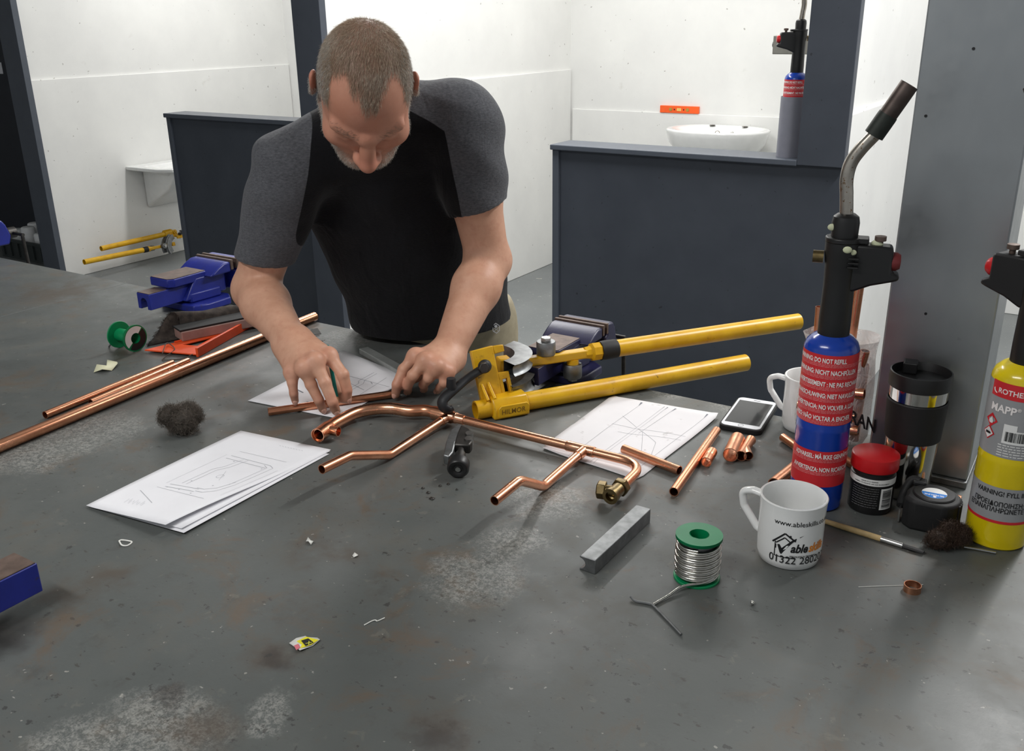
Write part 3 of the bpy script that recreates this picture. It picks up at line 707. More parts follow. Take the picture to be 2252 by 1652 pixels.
def blue_canister(t, c, tc):
    Z0 = (0, 0, 0)
    obj('cylinder', G().lathe(canister_profile(RB, .246, .272), Z0, 56), M['cyl_blue'], t, 40, False)
    la = obj('upper_label', G().lathe([(RB+.0004, .139), (RB+.0004, .243)], Z0, 56), M['label_red'], t, 40, False)
    lb = obj('lower_label', G().lathe([(RB+.0004, .0425), (RB+.0004, .0985)], Z0, 56), M['label_red'], t, 40, False)
    R = RB+.0009; D = math.radians
    def rows(lst, ztop, pitch, lab, cap):
        gt = G(); gs = G()
        v, _ = text_verts('DO NOT REFILL', cap/CAPH, .012); xs = .0455/max(p[0] for p in v)
        for i, (pre, mainw, a) in enumerate(lst):
            z = ztop-pitch*i-.0098
            w = cyl_text(gt, mainw, Z0, R, tc+D(a), z, cap, xs)
            cyl_text(gt, pre, Z0, R, tc+D(a)-.0016/R, z, cap, xs, end=True)
            for k in range(3):
                zz = z-.0021-k*.0018
                t0 = tc-1.5
                while t0 < tc+1.5:
                    ln = rng.uniform(.05, .22); cyl_patch(gs, Z0, R, t0, t0+ln, zz, zz+.0008); t0 += ln+.02
        for g_, mt in ((gt, M['white_ink']), (gs, M['pink_ink'])):
            o = obj('lettering', g_, mt, t, 0, False); o.parent = lab
    rows([('WARNING:', 'DO NOT REFILL', -33), ('WARNUNG:', 'NICHT NACHFÜLLEN', -28), ('AVERTISSEMENT :', 'NE PAS RECHARGER', 3), ('WAARSCHUWING:', 'NIET NAVULLEN', 2), ('ADVERTENCIA:', 'NO VOLVER A LLENAR', -13), ('AVISO:', 'NÃO VOLTAR A ENCHER', -47)], .2415, .0171, la, .0066)
    rows([('ADVARSEL:', 'MÅ IKKE GENPÅFYLDES', -9), ('AVVERTENZA:', 'NON RICARICARE', 2)], .0972, .0205, lb, .0066)
blue_canister(tb, cb, tocam(cb))
side = tocam(cb)+math.pi/2      # direction to image right
torch_head(tb, .262, side, True)
# the one in the tube holder on the half wall
tube_c = to_ab(onB(1733, 342, 3.30)); tube_c = ab(tube_c[0], 3.315, 1.0732)
holder = obj('tube_holder', G().lathe([(0, 0), (.0445, 0), (.0445, .200), (.0415, .200), (.0415, .012), (0, .012)], tube_c, 48), simple('grey plastic tube', srgb(128, 129, 140), .5, var=.05))
tag(holder, 'grey plastic tube standing on the half wall holding a torch', 'tube', 'tube holders on the half walls')
t2 = thing('gas_torch', 'blue gas cylinder torch standing in the grey tube', 'torch', tube_c+np.array([0, 0, .0125]), 0, 'gas torches')
blue_canister(t2, tube_c, tocam(tube_c)); torch_head(t2, .262, tocam(tube_c)-math.pi/2+.15)
hc = to_ab(onB(664, 255, 3.46)); hold2 = obj('tube_holder', G().lathe([(0, 0), (.0445, 0), (.0445, .20), (.0415, .20), (.0415, .012), (0, .012)], ab(-3.272, 3.46, 1.0852), 48), simple('olive-grey plastic tube', srgb(112, 116, 104), .5, var=.05))
tag(hold2, 'olive-grey plastic tube standing beside the slate post', 'tube', 'tube holders on the half walls')
# yellow torch
RY = .0388
cy = basec(2181, 1211, RY); ty = thing('gas_torch', 'yellow gas cylinder torch with grey label beside the steel column', 'torch', cy, 0, 'gas torches')
Z0 = (0, 0, 0); tc = tocam(cy); D = math.radians
obj('cylinder', G().lathe(canister_profile(RY, .240, .270), Z0, 56), M['cyl_yellow'], ty, 40, False)
lu = obj('upper_label', G().lathe([(RY+.0004, .136), (RY+.0004, .236)], Z0, 56), M['label_grey'], ty, 40, False)
lr = obj('brand_band', cyl_patch(G(), Z0, RY+.0007, tc+D(-58), tc+D(100), .2165, .2375), M['label_red'], ty, 40, False); lr.parent = lu
ll = obj('lower_label', G().lathe([(RY+.0004, .045), (RY+.0004, .0935)], Z0, 56), M['label_grey'], ty, 40, False)
obj('red_stripe', G().lathe([(RY+.0005, .0415), (RY+.0005, .0455)], Z0, 56), M['label_red'], ty, 40, False)
R = RY+.0011
g = G(); cyl_text(g, 'ROTHENBERGER', Z0, R, tc+D(-42), .2225, .0068, 1.0, .016)
sw = [(-.004*math.cos(a)-.0005, .004-.006*math.sin(a)) for a in np.linspace(0, 1.6, 8)]+[(-.0028*math.cos(a)-.0005, .005-.0055*math.sin(a)) for a in np.linspace(1.6, 0, 8)]
cyl_poly(g, [(x*1.6, y) for x, y in sw], Z0, R, tc+D(-43), .2225)
wm_ = cyl_text(g, 'MAPP', Z0, R, tc+D(-52), .1975, .0098, 1.0, .03); cyl_text(g, '®', Z0, R, tc+D(-52)+(wm_+.0006)/R, .2030, .0042, 1.0, .01); cyl_text(g, 'GAS', Z0, R, tc+D(-52)+(wm_+.011)/R, .1975, .0098, 1.0, .03)
o = obj('lettering', g, M['white_ink'], ty, 0, False); o.parent = lu
g = G(); D0 = .0098
for (a, z, k) in ((-46, .183, 0), (-48, .165, 1)):
    cyl_poly(g, [(-D0, 0), (0, -D0), (D0, 0), (0, D0)], Z0, R, tc+D(a), z)
o = obj('hazard_diamond', g, M['label_red'], ty, 0, False); o.parent = lu
g = G(); cyl_poly(g, [(x*.80, y*.80) for x, y in [(-D0, 0), (0, -D0), (D0, 0), (0, D0)]], Z0, R+.0004, tc+D(-48), .165)
fl = [(0, -.0045), (.0028, -.004), (.0036, -.001), (.0022, .0016), (.0006, .0055), (-.0006, .0025), (-.0030, .0006), (-.0036, -.0022), (-.0020, -.0042)]
cyl_poly(g, fl, Z0, R+.0004, tc+D(-46), .183)
cyl_patch(g, Z0, R, tc+D(-19), tc+D(60), .157, .1755); cyl_patch(g, Z0, R, tc+D(-19), tc+D(4), .1755, .1835)
for k in range(5):
    t0 = tc-.42
    while t0 < tc+1.0:
        ln = rng.uniform(.05, .2); cyl_patch(g, Z0, R, t0, t0+ln, .1535-k*.0036, .1548-k*.0036); t0 += ln+.03
o = obj('label_print', g, M['white_label'], ty, 0, False); o.parent = lu
g = G(); cyl_poly(g, [(-.0040, -.0016), (.0028, -.0016), (.0046, -.0004), (.0046, .0004), (.0028, .0016), (-.0040, .0016)], Z0, R+.0008, tc+D(-48), .165)
x = tc-.25
while x < tc+.9:
    w = rng.choice((.008, .012, .02, .03)); cyl_patch(g, Z0, R+.0004, x, x+w, .1605, .1738, n=2); x += w+rng.choice((.008, .014, .022))
o = obj('barcode', g, M['ink'], ty, 0, False); o.parent = lu
g = G(); cyl_text(g, 'VARNING! FYLL INTE PÅ', Z0, R, tc+D(-50), .0822, .0068, .82, .012)
cyl_text(g, 'ΠΡΟΕΙΔΟΠΟΙΗΣΗ: ΜΗΝ', Z0, R, tc+D(-53), .0665, .0068, .80, .012)
cyl_text(g, 'ΕΠΑΝΑΠΛΗΡΩΝΕΤΕ', Z0, R, tc+D(-62), .0578, .0068, .80, .012)
o = obj('lettering', g, M['ink'], ty, 0, False); o.parent = ll
torch_head(ty, .262, tc-math.pi/2-.5)
# ------------------------------------------------------------------ mugs
def mug(c, R, H, hdir, label):
    t = thing('mug', label, 'mug', c, 0, 'white mugs')
    prof = [(0, .002), (R-.008, .002), (R-.006, 0), (R-.003, .002), (R-.0006, .012), (R, .03), (R, H-.018), (R+.0008, H-.006), (R+.0014, H-.001), (R+.0004, H), (R-.0018, H-.0005), (R-.0036, H-.006), (R-.0042, H-.02), (R-.0045, .02), (R-.010, .009), (0, .007)]
    obj('body', G().lathe(prof, (0, 0, 0), 64), M['ceramic'], t, 50, False)
    d = np.array([math.cos(hdir), math.sin(hdir), 0]); P = lambda r, z: d*r+np.array([0, 0, z])
    hp = fillet([P(R-.002, H*.86), P(R+.014, H*.88), P(R+.030, H*.82), P(R+.026, H*.60), P(R+.004, H*.30), P(R-.002, H*.28)], .012, 6)
    up = np.cross(d, [0, 0, 1.0])
    obj('handle', G().tube(hp, .0062, 16, flat=.8, up=np.cross(hp[1]-hp[0], up)), M['ceramic'], t, 60, False)
    return t
RM = .0422; cm = basec(1729, 1258, RM); HM = .0925
tcm = tocam(cm)
mt = mug(cm, RM, HM, tcm-math.pi/2-.35, 'white mug printed with a house logo and phone number')
tn = thing_inside = obj('tea_stain', G().lathe([(RM-.0043, .03), (RM-.0041, HM-.022)], (0, 0, 0), 48), simple('tea-stained glaze', srgb(214, 206, 198), .25, var=.06), mt, 40, False)
R = RM+.0005; Z0 = (0, 0, 0)
g = G(); cyl_text(g, 'www.ableskills.co.uk', Z0, R, tcm+D(-29), .0675, .0070, 1.0, .004)
cyl_text(g, '01322 280202', Z0, R, tcm+D(-34), .0125, .0108, .94, .004)
wa = cyl_text(g, 'able', Z0, R, tcm+D(3), .0300, .0120, .80, .03, shear=.25)
def stroke(pts, w, a, z):
    for (x0, y0), (x1, y1) in zip(pts[:-1], pts[1:]):
        L = math.hypot(x1-x0, y1-y0); nx, ny = -(y1-y0)/L*w/2, (x1-x0)/L*w/2
        n = max(1, int(L/.004))
        for k in range(n):
            u0, u1 = k/n, (k+1)/n
            cyl_poly(g, [(x0+(x1-x0)*u0+nx, y0+(y1-y0)*u0+ny), (x0+(x1-x0)*u0-nx, y0+(y1-y0)*u0-ny), (x0+(x1-x0)*u1-nx, y0+(y1-y0)*u1-ny), (x0+(x1-x0)*u1+nx, y0+(y1-y0)*u1+ny)], Z0, R, tcm+D(a), z)
S = .001
stroke([(-16*S, 10*S), (0, 26*S), (14*S, 16*S)], .0022, -8, .030)
stroke([(-11*S, 10*S), (0, 20*S), (9*S, 13*S)], .0016, -8, .030)
stroke([(-12*S, 12*S), (-12*S, -9*S), (16*S, -9*S)], .0012, -8, .030)
stroke([(-11*S, 8*S), (-11*S, 2*S)], .0016, -8, .030)
stroke([(7*S, 24*S), (7*S, 20*S)], .0022, -8, .030)
cyl_poly(g, [(-9*S, 8*S), (-6*S, 9*S), (-3*S, 4*S), (10*S, 18*S), (24*S, 25*S), (10*S, 14*S), (-3*S, -5*S), (-5*S, -3*S)], Z0, R, tcm+D(-8), .030)
cyl_text(g, 'SPECIALISTS IN TRAINING', Z0, R, tcm+D(2), .0225, .0024, .9, .02, shear=.2)
obj('print', g, M['ink'], mt, 0, False)
g = G(); cyl_text(g, 'skills', Z0, R, tcm+D(3)+wa/R+.02, .0300, .0120, .80, .03, shear=.25)
obj('print', g, simple('orange print', srgb(232, 140, 40), .5, var=0), mt, 0, False)
cm2 = basec(1768, 960, .041); mug(cm2, .041, .098, tocam(cm2)-math.pi/2-.25, 'plain white mug standing behind the blue gas cylinder')

# ------------------------------------------------------------------ travel mug, jar, tape, brush, wire wool
c = basec(1984, 1103, .035); t = thing('travel_mug', 'steel travel mug with black grip and black lid', 'travel mug', c)
obj('body', G().lathe([(0, 0), (.0335, 0), (.0345, .002), (.0352, .05), (.037, .095), (.0405, .172), (.0405, .176), (0, .176)], Z0, 56), M['chrome'], t, 40, False)
obj('grip', G().lathe([(.0375, .092), (.0392, .094), (.0422, .152), (.0408, .154)], Z0, 56), M['black_rubber'], t, 30, False)
lid = obj('lid', G().lathe([(.0405, .1725), (.0430, .174), (.0434, .188), (.0425, .1955), (.0405, .196), (.0385, .190), (.037, .184), (0, .183)], Z0, 56), M['black'], t, 40, False)
a = tocam(c); side = np.array([math.cos(a+math.pi/2), math.sin(a+math.pi/2), 0]); bk = np.array([-math.cos(a), -math.sin(a), 0])
Tl = lambda p: side*p[0]+bk*p[1]+np.array([0, 0, p[2]])
o = obj('flip_tab', G().box(-.026, -.006, .012, .035, .184, .201, T=Tl), M['black'], t, 0, False, bevel=.002); o.parent = lid
o = obj('spout', G().box(-.004, .022, -.020, -.008, .183, .187, T=Tl), M['black'], t, 0, False, bevel=.002); o.parent = lid
c = basec(1908, 1134, .031); t = thing('flux_jar', 'black flux jar with a bright red screw lid', 'jar', c); tj = tocam(c)
obj('body', G().lathe([(0, 0), (.029, 0), (.031, .003), (.031, .058), (.0285, .060), (0, .060)], Z0, 48), M['black'], t, 40, False)
lj = obj('lid', G().lathe([(0, .088), (.031, .088), (.0328, .0865), (.0332, .083), (.0332, .068), (.0325, .0665), (.029, .066)], Z0, 96), M['red_plastic'], t, 40, False)
obj('neck', G().lathe([(.0292, .058), (.0292, .067)], Z0, 48), M['black'], t, 40, False)
lw = obj('label_band', G().lathe([(.0313, .0475), (.0313, .0575)], Z0, 48), M['white_label'], t, 40, False)
g = G(); cyl_text(g, 'LIQUID AT 21 DEGREES', Z0, .0317, tj+D(-28), .0535, .0017, .95, .01); cyl_text(g, 'HARMFUL TO AQUATIC LIFE AND ENVIRONMENT', Z0, .0317, tj+D(-48), .0500, .0017, .95, .01)
o = obj('lettering', g, M['ink'], t, 0, False); o.parent = lw
g = G()
for k in range(9):
    x = tj+D(-52)
    while x < tj+D(18):
        ln = rng.uniform(.05, .2); cyl_patch(g, Z0, .0313, x, min(x+ln, tj+D(20)), .0425-k*.0037, .0432-k*.0037); x += ln+.03
obj('small_print', g, simple('grey small print', srgb(120, 120, 122), .5), t, 0, False)
g = cyl_patch(G(), Z0, .0313, tj+D(26), tj+D(64), .010, .0435); bcj = obj('barcode_panel', g, M['white_label'], t, 0, False)
g = G()
for z in np.arange(.013, .041, .0019): cyl_patch(g, Z0, .0316, tj+D(31), tj+D(59), z, z+rng.choice((.0006, .0010, .0013)))
o = obj('barcode', g, M['ink'], t, 0, False); o.parent = bcj
# tape measure, lying flat
c = basec(2040, 1178, .036); a = tocam(c); t = thing('tape_measure', 'black rubber tape measure with a blue and white round sticker', 'tape measure', c, a+math.pi/2)
po = [(.036*math.cos(x), .036*math.sin(x)) for x in np.linspace(-.7, math.pi+.2, 26)]+[(-.040, -.012), (-.041, .020)][:0]+[(-.038, -.018), (-.026, -.030), (.016, -.032)]
obj('case', G().prism(po, 0, .046), M['black_rubber'], t, 30, False, bevel=.005, bseg=3)
obj('face_plate', G().lathe([(0, .0485), (.0265, .0485), (.028, .0470), (.028, .046)], (0, .002, 0), 40), M['black'], t, 40, False)
st = obj('sticker', G().lathe([(0, .0489), (.0165, .0489), (.0165, .0486)], (0, .000, 0), 40), M['white_label'], t, 40, False)
hp = [(.0163*math.cos(x), .0163*math.sin(x)) for x in np.linspace(math.pi, 2*math.pi, 20)]
o = obj('sticker_print', G().prism(hp, .0490, .0493), simple('bright blue print', srgb(24, 116, 198), .4), t, 0, False); o.parent = st
v, f = text_verts('SILVERLINE', .0062, .01); w = max(p[0] for p in v)
g = G().add([(w/2*.85-p[0]*.85, -.0052-p[1]*1.0+.0, .0494) for p in v], f); g.lathe([(0, .0494), (.0022, .0494)], (.001, -.0125, 0), 16)
o = obj('lettering', g, M['white_ink'], t, 0, False); o.parent = st
for k in range(9):
    x = -.35+.17*k; obj('grip_rib', G().box(.0345, .0378, -.0022, .0022, .008, .042).map(lambda p: np.array([p[0]*math.cos(x)-p[1]*math.sin(x), p[0]*math.sin(x)+p[1]*math.cos(x), p[2]])), M['black_rubber'], t, 0, False, bevel=.001)
obj('lock_button', G().box(-.030, -.012, .020, .036, .044, .053), M['black'], t, 0, False, bevel=.003)
obj('belt_clip', G().tube(catmull([(-.02, .028, .05), (-.032, .032, .048), (-.04, .02, .03), (-.041, .0, .02)], 5), .006, 10), M['black_rubber'], t, 50, False)
obj('tape_hook', G().box(-.042, -.0395, -.016, .0, .002, .02), M['steel'], t, 0, False)
# flux brush
p, q = on(1800, 1142, .004), on(2032, 1215, .004); u = (q-p)/np.linalg.norm(q-p)
t = thing('flux_brush', 'thin wooden flux brush with black bristles lying beside the jar', 'brush', (p+q)/2*np.array([1, 1, 0])+np.array([0, 0, BZ]))
L = np.linalg.norm(q-p)
obj('handle', G().tube([p, p+u*L*.02, p+u*L*.3, p+u*L*.62], [.0018, .0034, .0042, .0042], 14), simple('pale wood', srgb(190, 164, 116), .6, var=.15, scale=60), t)
obj('ferrule', G().tube([p+u*L*.61, p+u*L*.70, p+u*L*.81], [.0044, .0043, .004], 16), M['steel'], t)
obj('bristles', G().tube([p+u*L*.80, p+u*L*.9, p+u*L], [.004, .0046, .0035], 12, flat=.55), M['black_rubber'], t)
# wire wool: tangles of fine strands over a lumpy core
def wool(c, sx, sy, sz, n, label, col, seed):
    r = random.Random(seed); t = thing('wire_wool', label, 'wire wool', c, 0, 'wads of wire wool')
    lobes = [(r.uniform(-.55, .55)*sx, r.uniform(-.5, .5)*sy, r.uniform(.30, .62)*sz, r.uniform(.38, .55)) for _ in range(6)]
    core = G()
    for x, y, z, k in lobes: core.ball((x, y, max(z, k*sz*.8)), 1, 12, 8, sc=(k*sx*.85, k*sy*.85, k*sz*.8))
    rr = random.Random(seed+1); core.v = [(p[0]*(1+rr.uniform(-.08, .08)), p[1]*(1+rr.uniform(-.08, .08)), max(.001, p[2]*(1+rr.uniform(-.1, .1)))) for p in core.v]
    mt_ = simple('wire wool strand '+str(seed), col, .55, .55, var=.35, scale=80)
    obj('core', core, simple('matted wire wool '+str(seed), tuple(k*.55 for k in col[:3])+(1,), .8, .3, var=.5, scale=160, bump=.8), t, 60, False)
    g = G()
    for _ in range(n):
        x, y, z, k = r.choice(lobes); th = r.uniform(0, 6.28); ph = math.acos(r.uniform(-.5, 1)); rad = r.uniform(.80, 1.04)
        p = np.array([x+k*sx*rad*math.sin(ph)*math.cos(th), y+k*sy*rad*math.sin(ph)*math.sin(th), max(.002, z+k*sz*rad*math.cos(ph))])
        tg = np.array([r.gauss(0, 1), r.gauss(0, 1), r.gauss(0, .6)]); tg /= np.linalg.norm(tg); nn = np.array([r.gauss(0, 1), r.gauss(0, 1), r.gauss(0, 1)])*.3
        ln = r.uniform(.0025, .0055); nn *= 3; pts = [p+tg*ln*s+nn*ln*(s*s-.5)+np.array([0, 0, ln*.5*math.sin(s*5)]) for s in (-1, -.5, 0, .5, 1)]
        pts = [np.array([a_[0], a_[1], max(.0008, a_[2])]) for a_ in pts]
        g.tube(pts, .00013, 3, caps=False)
    s_ = obj('strands', g, mt_, t, 0, False); s_['kind'] = 'stuff'
    return t
wool(on(402, 946), .052, .042, .050, 5200, 'grey-brown wad of wire wool beside the paper stack', srgb(96, 88, 80), 3)
wool(on(2085, 1200), .034, .026, .030, 3000, 'dark brown wad of wire wool in front of the yellow cylinder', srgb(70, 54, 44), 5)
tag(obj('steel_rod', G().tube([on(2120, 1203, .003), on(2190, 1216, .002)], .0018, 10), M['steel']), 'thin bright steel rod sticking out of the wire wool', 'rod')

# ------------------------------------------------------------------ solder reels
def reel_body(t, R, H, T=lambda p: p):
    obj('flange', G().lathe([(.011, 0), (R, 0), (R, .0035), (.011, .0035), (.011, 0)], Z0, 48).map(T), M['green'], t, 30, False, bevel=.0006)
    obj('flange', G().lathe([(.0125, H-.0035), (R-.0035, H-.0035), (R-.003, H-.0010), (R, H-.0010), (R, H-.0035-.0008), (R, H), (.0125, H), (.0125, H-.0035)], Z0, 48).map(T), M['green'], t, 30, False)
    obj('hub', G().lathe([(.0145, .0035), (.0145, H-.0035), (.0115, H), (.0115, 0), (.0145, .0035)], Z0, 36).map(T), M['green'], t, 40, False)
RR = .0298; HR = .0635
c = basec(1530, 1297, RR); t = thing('solder_reel', 'green reel wound with bright silver solder wire', 'solder reel', c, 0, 'solder reels'); a = tocam(c)
reel_body(t, RR, HR)
obj('reel_core', G().lathe([(.0215, .004), (.0235, .02), (.0235, .045), (.0215, HR-.004)], Z0, 40), M['dull_steel'], t, 40, False)
g = G(); pts = []; nt = 15; rr_ = random.Random(2)
for k in range(nt*28+1):
    th = a+k/28*2*math.pi; z = .0075+(HR-.017)*k/(nt*28); bul = .0262+.0018*math.sin(math.pi*k/(nt*28))+.0007*math.sin(k*.37)
    pts.append((bul*math.cos(th), bul*math.sin(th), z+.0016*math.sin(th*1.0+1.1)))
g.tube(pts, .0016, 8)
obj('solder_coil', g, M['solder'] if 'solder' in M else M.setdefault('solder', simple('bright solder', srgb(206, 204, 198), .22, 1, var=.12, scale=120)), t, 60, False)
fp = [np.array(Z0)+np.array([.027*math.cos(a+.9), .027*math.sin(a+.9), .010]), np.array([.0285*math.cos(a+.25), .0285*math.sin(a+.25), .009])]
for x, y, z in ((1500, 1290, .006), (1470, 1310, .003), (1436, 1330, .0022)): fp.append(on(x, y, z)-c)
obj('loose_end', G().tube(catmull(fp, 6), .0017, 8), M['solder'], t, 60, False)
tag(obj('wire_scrap', G().tube(catmull([on(1387, 1312, .004), on(1398, 1322, .002), on(1428, 1328, .0018), on(1437, 1333, .0018), on(1462, 1358, .0018), on(1498, 1396, .0018)], 6), .0017, 8), M['dull_steel']), 'bent grey wire scrap lying under the solder end', 'wire')
# empty green reel on its side
c = on(284, 773, 0); p1 = on(296, 752, .021); p0 = on(262, 744, .021); ax = p1-p0; ax[2] = 0; ln = np.linalg.norm(ax); ax /= ln; sd = np.cross(ax, [0, 0, 1.0])
org = np.array([p0[0], p0[1], BZ]); H2 = .058
t = thing('solder_reel', 'empty green plastic reel lying on its side by the orange square', 'solder reel', org, 0, 'solder reels')
TT = lambda p: ax*p[2]+sd*p[0]+np.array([0, 0, 1.0])*(p[1]+.0302)
reel_body(t, .0302, H2, TT)
g = G().lathe([(.012, 0), (.0272, 0)], Z0, 36, a0=-.7, a1=2.3).map(lambda p: TT(p+np.array([0, 0, H2+.0006])))
obj('paper_sticker', g, M['white_label'], t, 0, False)
g = G().lathe([(.012, 0), (.0272, 0)], Z0, 36, a0=2.4, a1=5.4).map(lambda p: TT(p+np.array([0, 0, H2+.0006])))
obj('dark_sticker', g, M['ink'], t, 0, False)
obj('solder_tail', G().tube([TT(np.array([.012, -.012, -.004])), TT(np.array([.014, -.029, -.022]))], .002, 8), M['dull_steel'], t, 40, False)

# ------------------------------------------------------------------ papers
def sheet(name, corners, zf, mat, label, cat, group=None, n=14, lines=None, lmat=None, z0=.0006, thick=.0002, edge=None):
    """paper from four pixel corners on the bench (order: near-left, near-right, far-right, far-left) with height zf(u,v)"""
    P = [on(*c_) for c_ in corners]
    def pt(u, v, dz=0):
        p = (P[0]*(1-u)+P[1]*u)*(1-v)+(P[3]*(1-u)+P[2]*u)*v
        if edge: p = p+edge(u, v)
        return np.array([p[0], p[1], BZ+z0+zf(u, v)+dz])
    g = G(); v = [pt(i/n, j/n) for j in range(n+1) for i in range(n+1)]
    g.add(v, [(j*(n+1)+i, j*(n+1)+i+1, (j+1)*(n+1)+i+1, (j+1)*(n+1)+i) for j in range(n) for i in range(n)])
    o = obj(name, g, mat, None, 60, solid=thick); tag(o, label, cat, group)
    if lines:
        g = G()
        for pts, w in lines:
            for (a0, b0), (a1, b1) in zip(pts[:-1], pts[1:]):
                L = math.hypot((a1-a0), (b1-b0)); k = max(1, int(L/.06))
                nx, ny = -(b1-b0)/L*w*.3, (a1-a0)/L*w*.3
                for s in range(k):
                    u0, v0 = a0+(a1-a0)*s/k, b0+(b1-b0)*s/k; u1, v1 = a0+(a1-a0)*(s+1)/k, b0+(b1-b0)*(s+1)/k
                    g.add([pt(u0+nx, v0+ny, .00035), pt(u0-nx, v0-ny, .00035), pt(u1-nx, v1-ny, .00035), pt(u1+nx, v1+ny, .00035)], [(0, 1, 2, 3)])
        obj('drawn_lines', g, lmat or M['pencil_line'], o, 0)['kind'] = 'stuff'
    return o, pt
stackz = lambda k: (lambda u, v: .0012+.0012*k+.012*max(0, u-.15)**1.5*(1-v)**1.3+.006*math.sin(3*v)*u*(1-v)+.003*(1-u)*v)
lab_s = 'plain white sheet under the top drawing of the paper stack'
sheet('paper_sheet', [(205, 1118), (405, 1178), (724, 1000), (520, 958)], lambda u, v: .0006+.003*u*(1-v), M['paper'], lab_s, 'paper', 'sheets of the paper stack', 10)
sheet('paper_sheet', [(196, 1114), (400, 1172), (727, 994), (545, 956)], lambda u, v: .0014+.005*u*(1-v), M['paper'], lab_s, 'paper', 'sheets of the paper stack', 10)
def cpts(cx, cy, r, a0, a1, k=8): return [(cx+r*math.cos(x), cy+r*.7*math.sin(x)) for x in np.linspace(a0, a1, k)]
W = .006
dr = []
def dbl(pts, off, w=W):
    dr.append((pts, w)); dr.append(([(x+off[0], y+off[1]) for x, y in pts], w))
dbl([(.34, .72), (.80, .71)], (0, -.035)); dbl([(.34, .33), (.58, .34), (.66, .34)], (0, -.03)); dbl([(.80, .71), (.86, .69), (.86, .45)], (-.05, -.01))
dbl([(.86, .45), (.82, .36), (.74, .32), (.66, .32)], (-.04, .03)); dbl([(.50, .71), (.47, .60), (.42, .55), (.42, .36)], (.05, 0))
dr += [([(.29, .72), (.29, .33)], W*.6), ([(.34, .78), (.86, .78)], W*.6), ([(.28, .28), (.86, .27)], W*.6), ([(.93, .68), (.93, .33)], W*.6), ([(.20, .22), (.52, .14)], W), (cpts(.60, .50, .03, 0, 6.28), W*.7), ([(.56, .56), (.66, .46)], W*.6)]
for k in range(9): dr.append(([(.26+.025*k, .13+.01*math.sin(k*2)), (.275+.025*k, .10-.008*math.cos(k*3))], W*.7)); dr.append(([(.55+.03*k, .93), (.57+.03*k, .925)], W*.5))
for x, y in ((.45, .67), (.45, .40), (.70, .40), (.78, .66), (.36, .30), (.5, .30), (.66, .29)): dr.append(([(x, y), (x+.012, y)], .012))
sheet('paper_sheet', [(190, 1116), (367, 1174), (728, 992), (530, 951)], lambda u, v: .0026+.010*max(0, u-.1)*(1-v)**1.2+.0025*math.sin(5*v+1)*u+.004*v*(1-v), M['paper'], 'top sheet of the paper stack with a pencilled pipework sketch', 'paper', 'sheets of the paper stack', 18, dr)
# drawing under the pipe assembly
ln = []
for x in (.30, .50, .53, .90): ln.append(([(x, .02), (x+.02, .97)], .0035))
ln += [([(.30, .55), (.95, .62)], .003), ([(.42, .47), (.95, .56)], .003), ([(.30, .70), (.80, .45), (.90, .25)], .003), ([(.60, .55), (.78, .30)], .003), ([(.62, .97), (.585, .52)], .004)]
def edge_b(u, v): return (AX*.004*math.sin(9*u+2)*(1 if v < .03 or v > .97 else 0))+BX*.005*math.sin(7*v)*(1 if u < .04 or u > .96 else 0)
sheet('paper_drawing', [(1190, 988), (1402, 1058), (1582, 919), (1345, 872)], lambda u, v: .001+.006*max(0, .25-u)*(v < .4)*(1-v)+.0025*abs(math.sin(6*u))*math.sin(3*v)**2+.006*v**6*u, M['paper_dirty'], 'smudged sheet of ruled pencil lines under the bent pipe frame', 'paper', 'pipework drawings', 18, ln, M['pen_line'], edge=edge_b)
ln2 = [([(.10, .66), (.96, .72)], .005), ([(.05, .60), (.55, .58)], .004), ([(.62, .86), (.62, .66), (.66, .62), (.66, .40)], .005), ([(.66, .86), (.66, .70), (.70, .64), (.70, .40)], .005), ([(.80, .85), (.84, .42)], .005), ([(.40, .62), (.80, .55)], .004), ([(.74, .70), (.78, .68)], .006), ([(.55, .50), (.70, .50)], .004), ([(.20, .30), (.34, .27)], .02), ([(.5, .16), (.7, .12)], .006)]
sheet('paper_drawing', [(545, 883), (742, 922), (906, 832), (755, 776)], lambda u, v: .0008+.004*v*v*(1-u), M['paper'], 'white pipework drawing under the hands and the pencil', 'paper', 'pipework drawings', 14, ln2, M['pen_line'])
# torn scraps
def scrap(name, pxs, label, mat, z=.003, cat='scrap'):
    P = [on(x, y) for x, y in pxs]; c = sum(P)/len(P); n = len(P)
    v = [np.array([p[0], p[1], BZ+.0008+(z if i % 2 else 0)]) for i, p in enumerate(P)]+[np.array([c[0], c[1], BZ+.0012+z*.6])]
    return tag(obj(name, G().add(v, [(i, (i+1) % n, n) for i in range(n)]), mat, None, 30, solid=.0003), label, cat, 'scraps on the bench')
scrap('paper_scrap', [(206, 820), (214, 808), (234, 806), (237, 798), (258, 797), (260, 806), (246, 816), (226, 819)], 'torn cream paper label beside the thin copper pipes', simple('cream paper', srgb(226, 224, 190), .6, var=.12), .006)
o = scrap('sticker_scrap', [(636, 1416), (652, 1408), (672, 1400), (676, 1406), (698, 1404), (704, 1411), (688, 1422), (660, 1435)], 'torn yellow and white sticker lying on the bare bench', simple('white sticker edge', srgb(220, 220, 214), .5, var=.05), .002)
P = [on(x, y, .0022) for x, y in ((652, 1412), (674, 1402), (701, 1409), (684, 1420), (660, 1428), (664, 1419))]; c = sum(P)/6
P = [np.array([p[0], p[1], BZ+.0032]) for p in P]
obj('yellow_print', G().add(P, [tuple(range(6))]), simple('yellow print', srgb(222, 212, 30), .5, var=.05), o, 0)
P = [on(x, y, .0036) for x, y in ((662, 1409), (678, 1404), (690, 1413), (672, 1421))]
obj('dark_print', G().add(P, [(0, 1, 2, 3)]), M['ink'], o, 0)
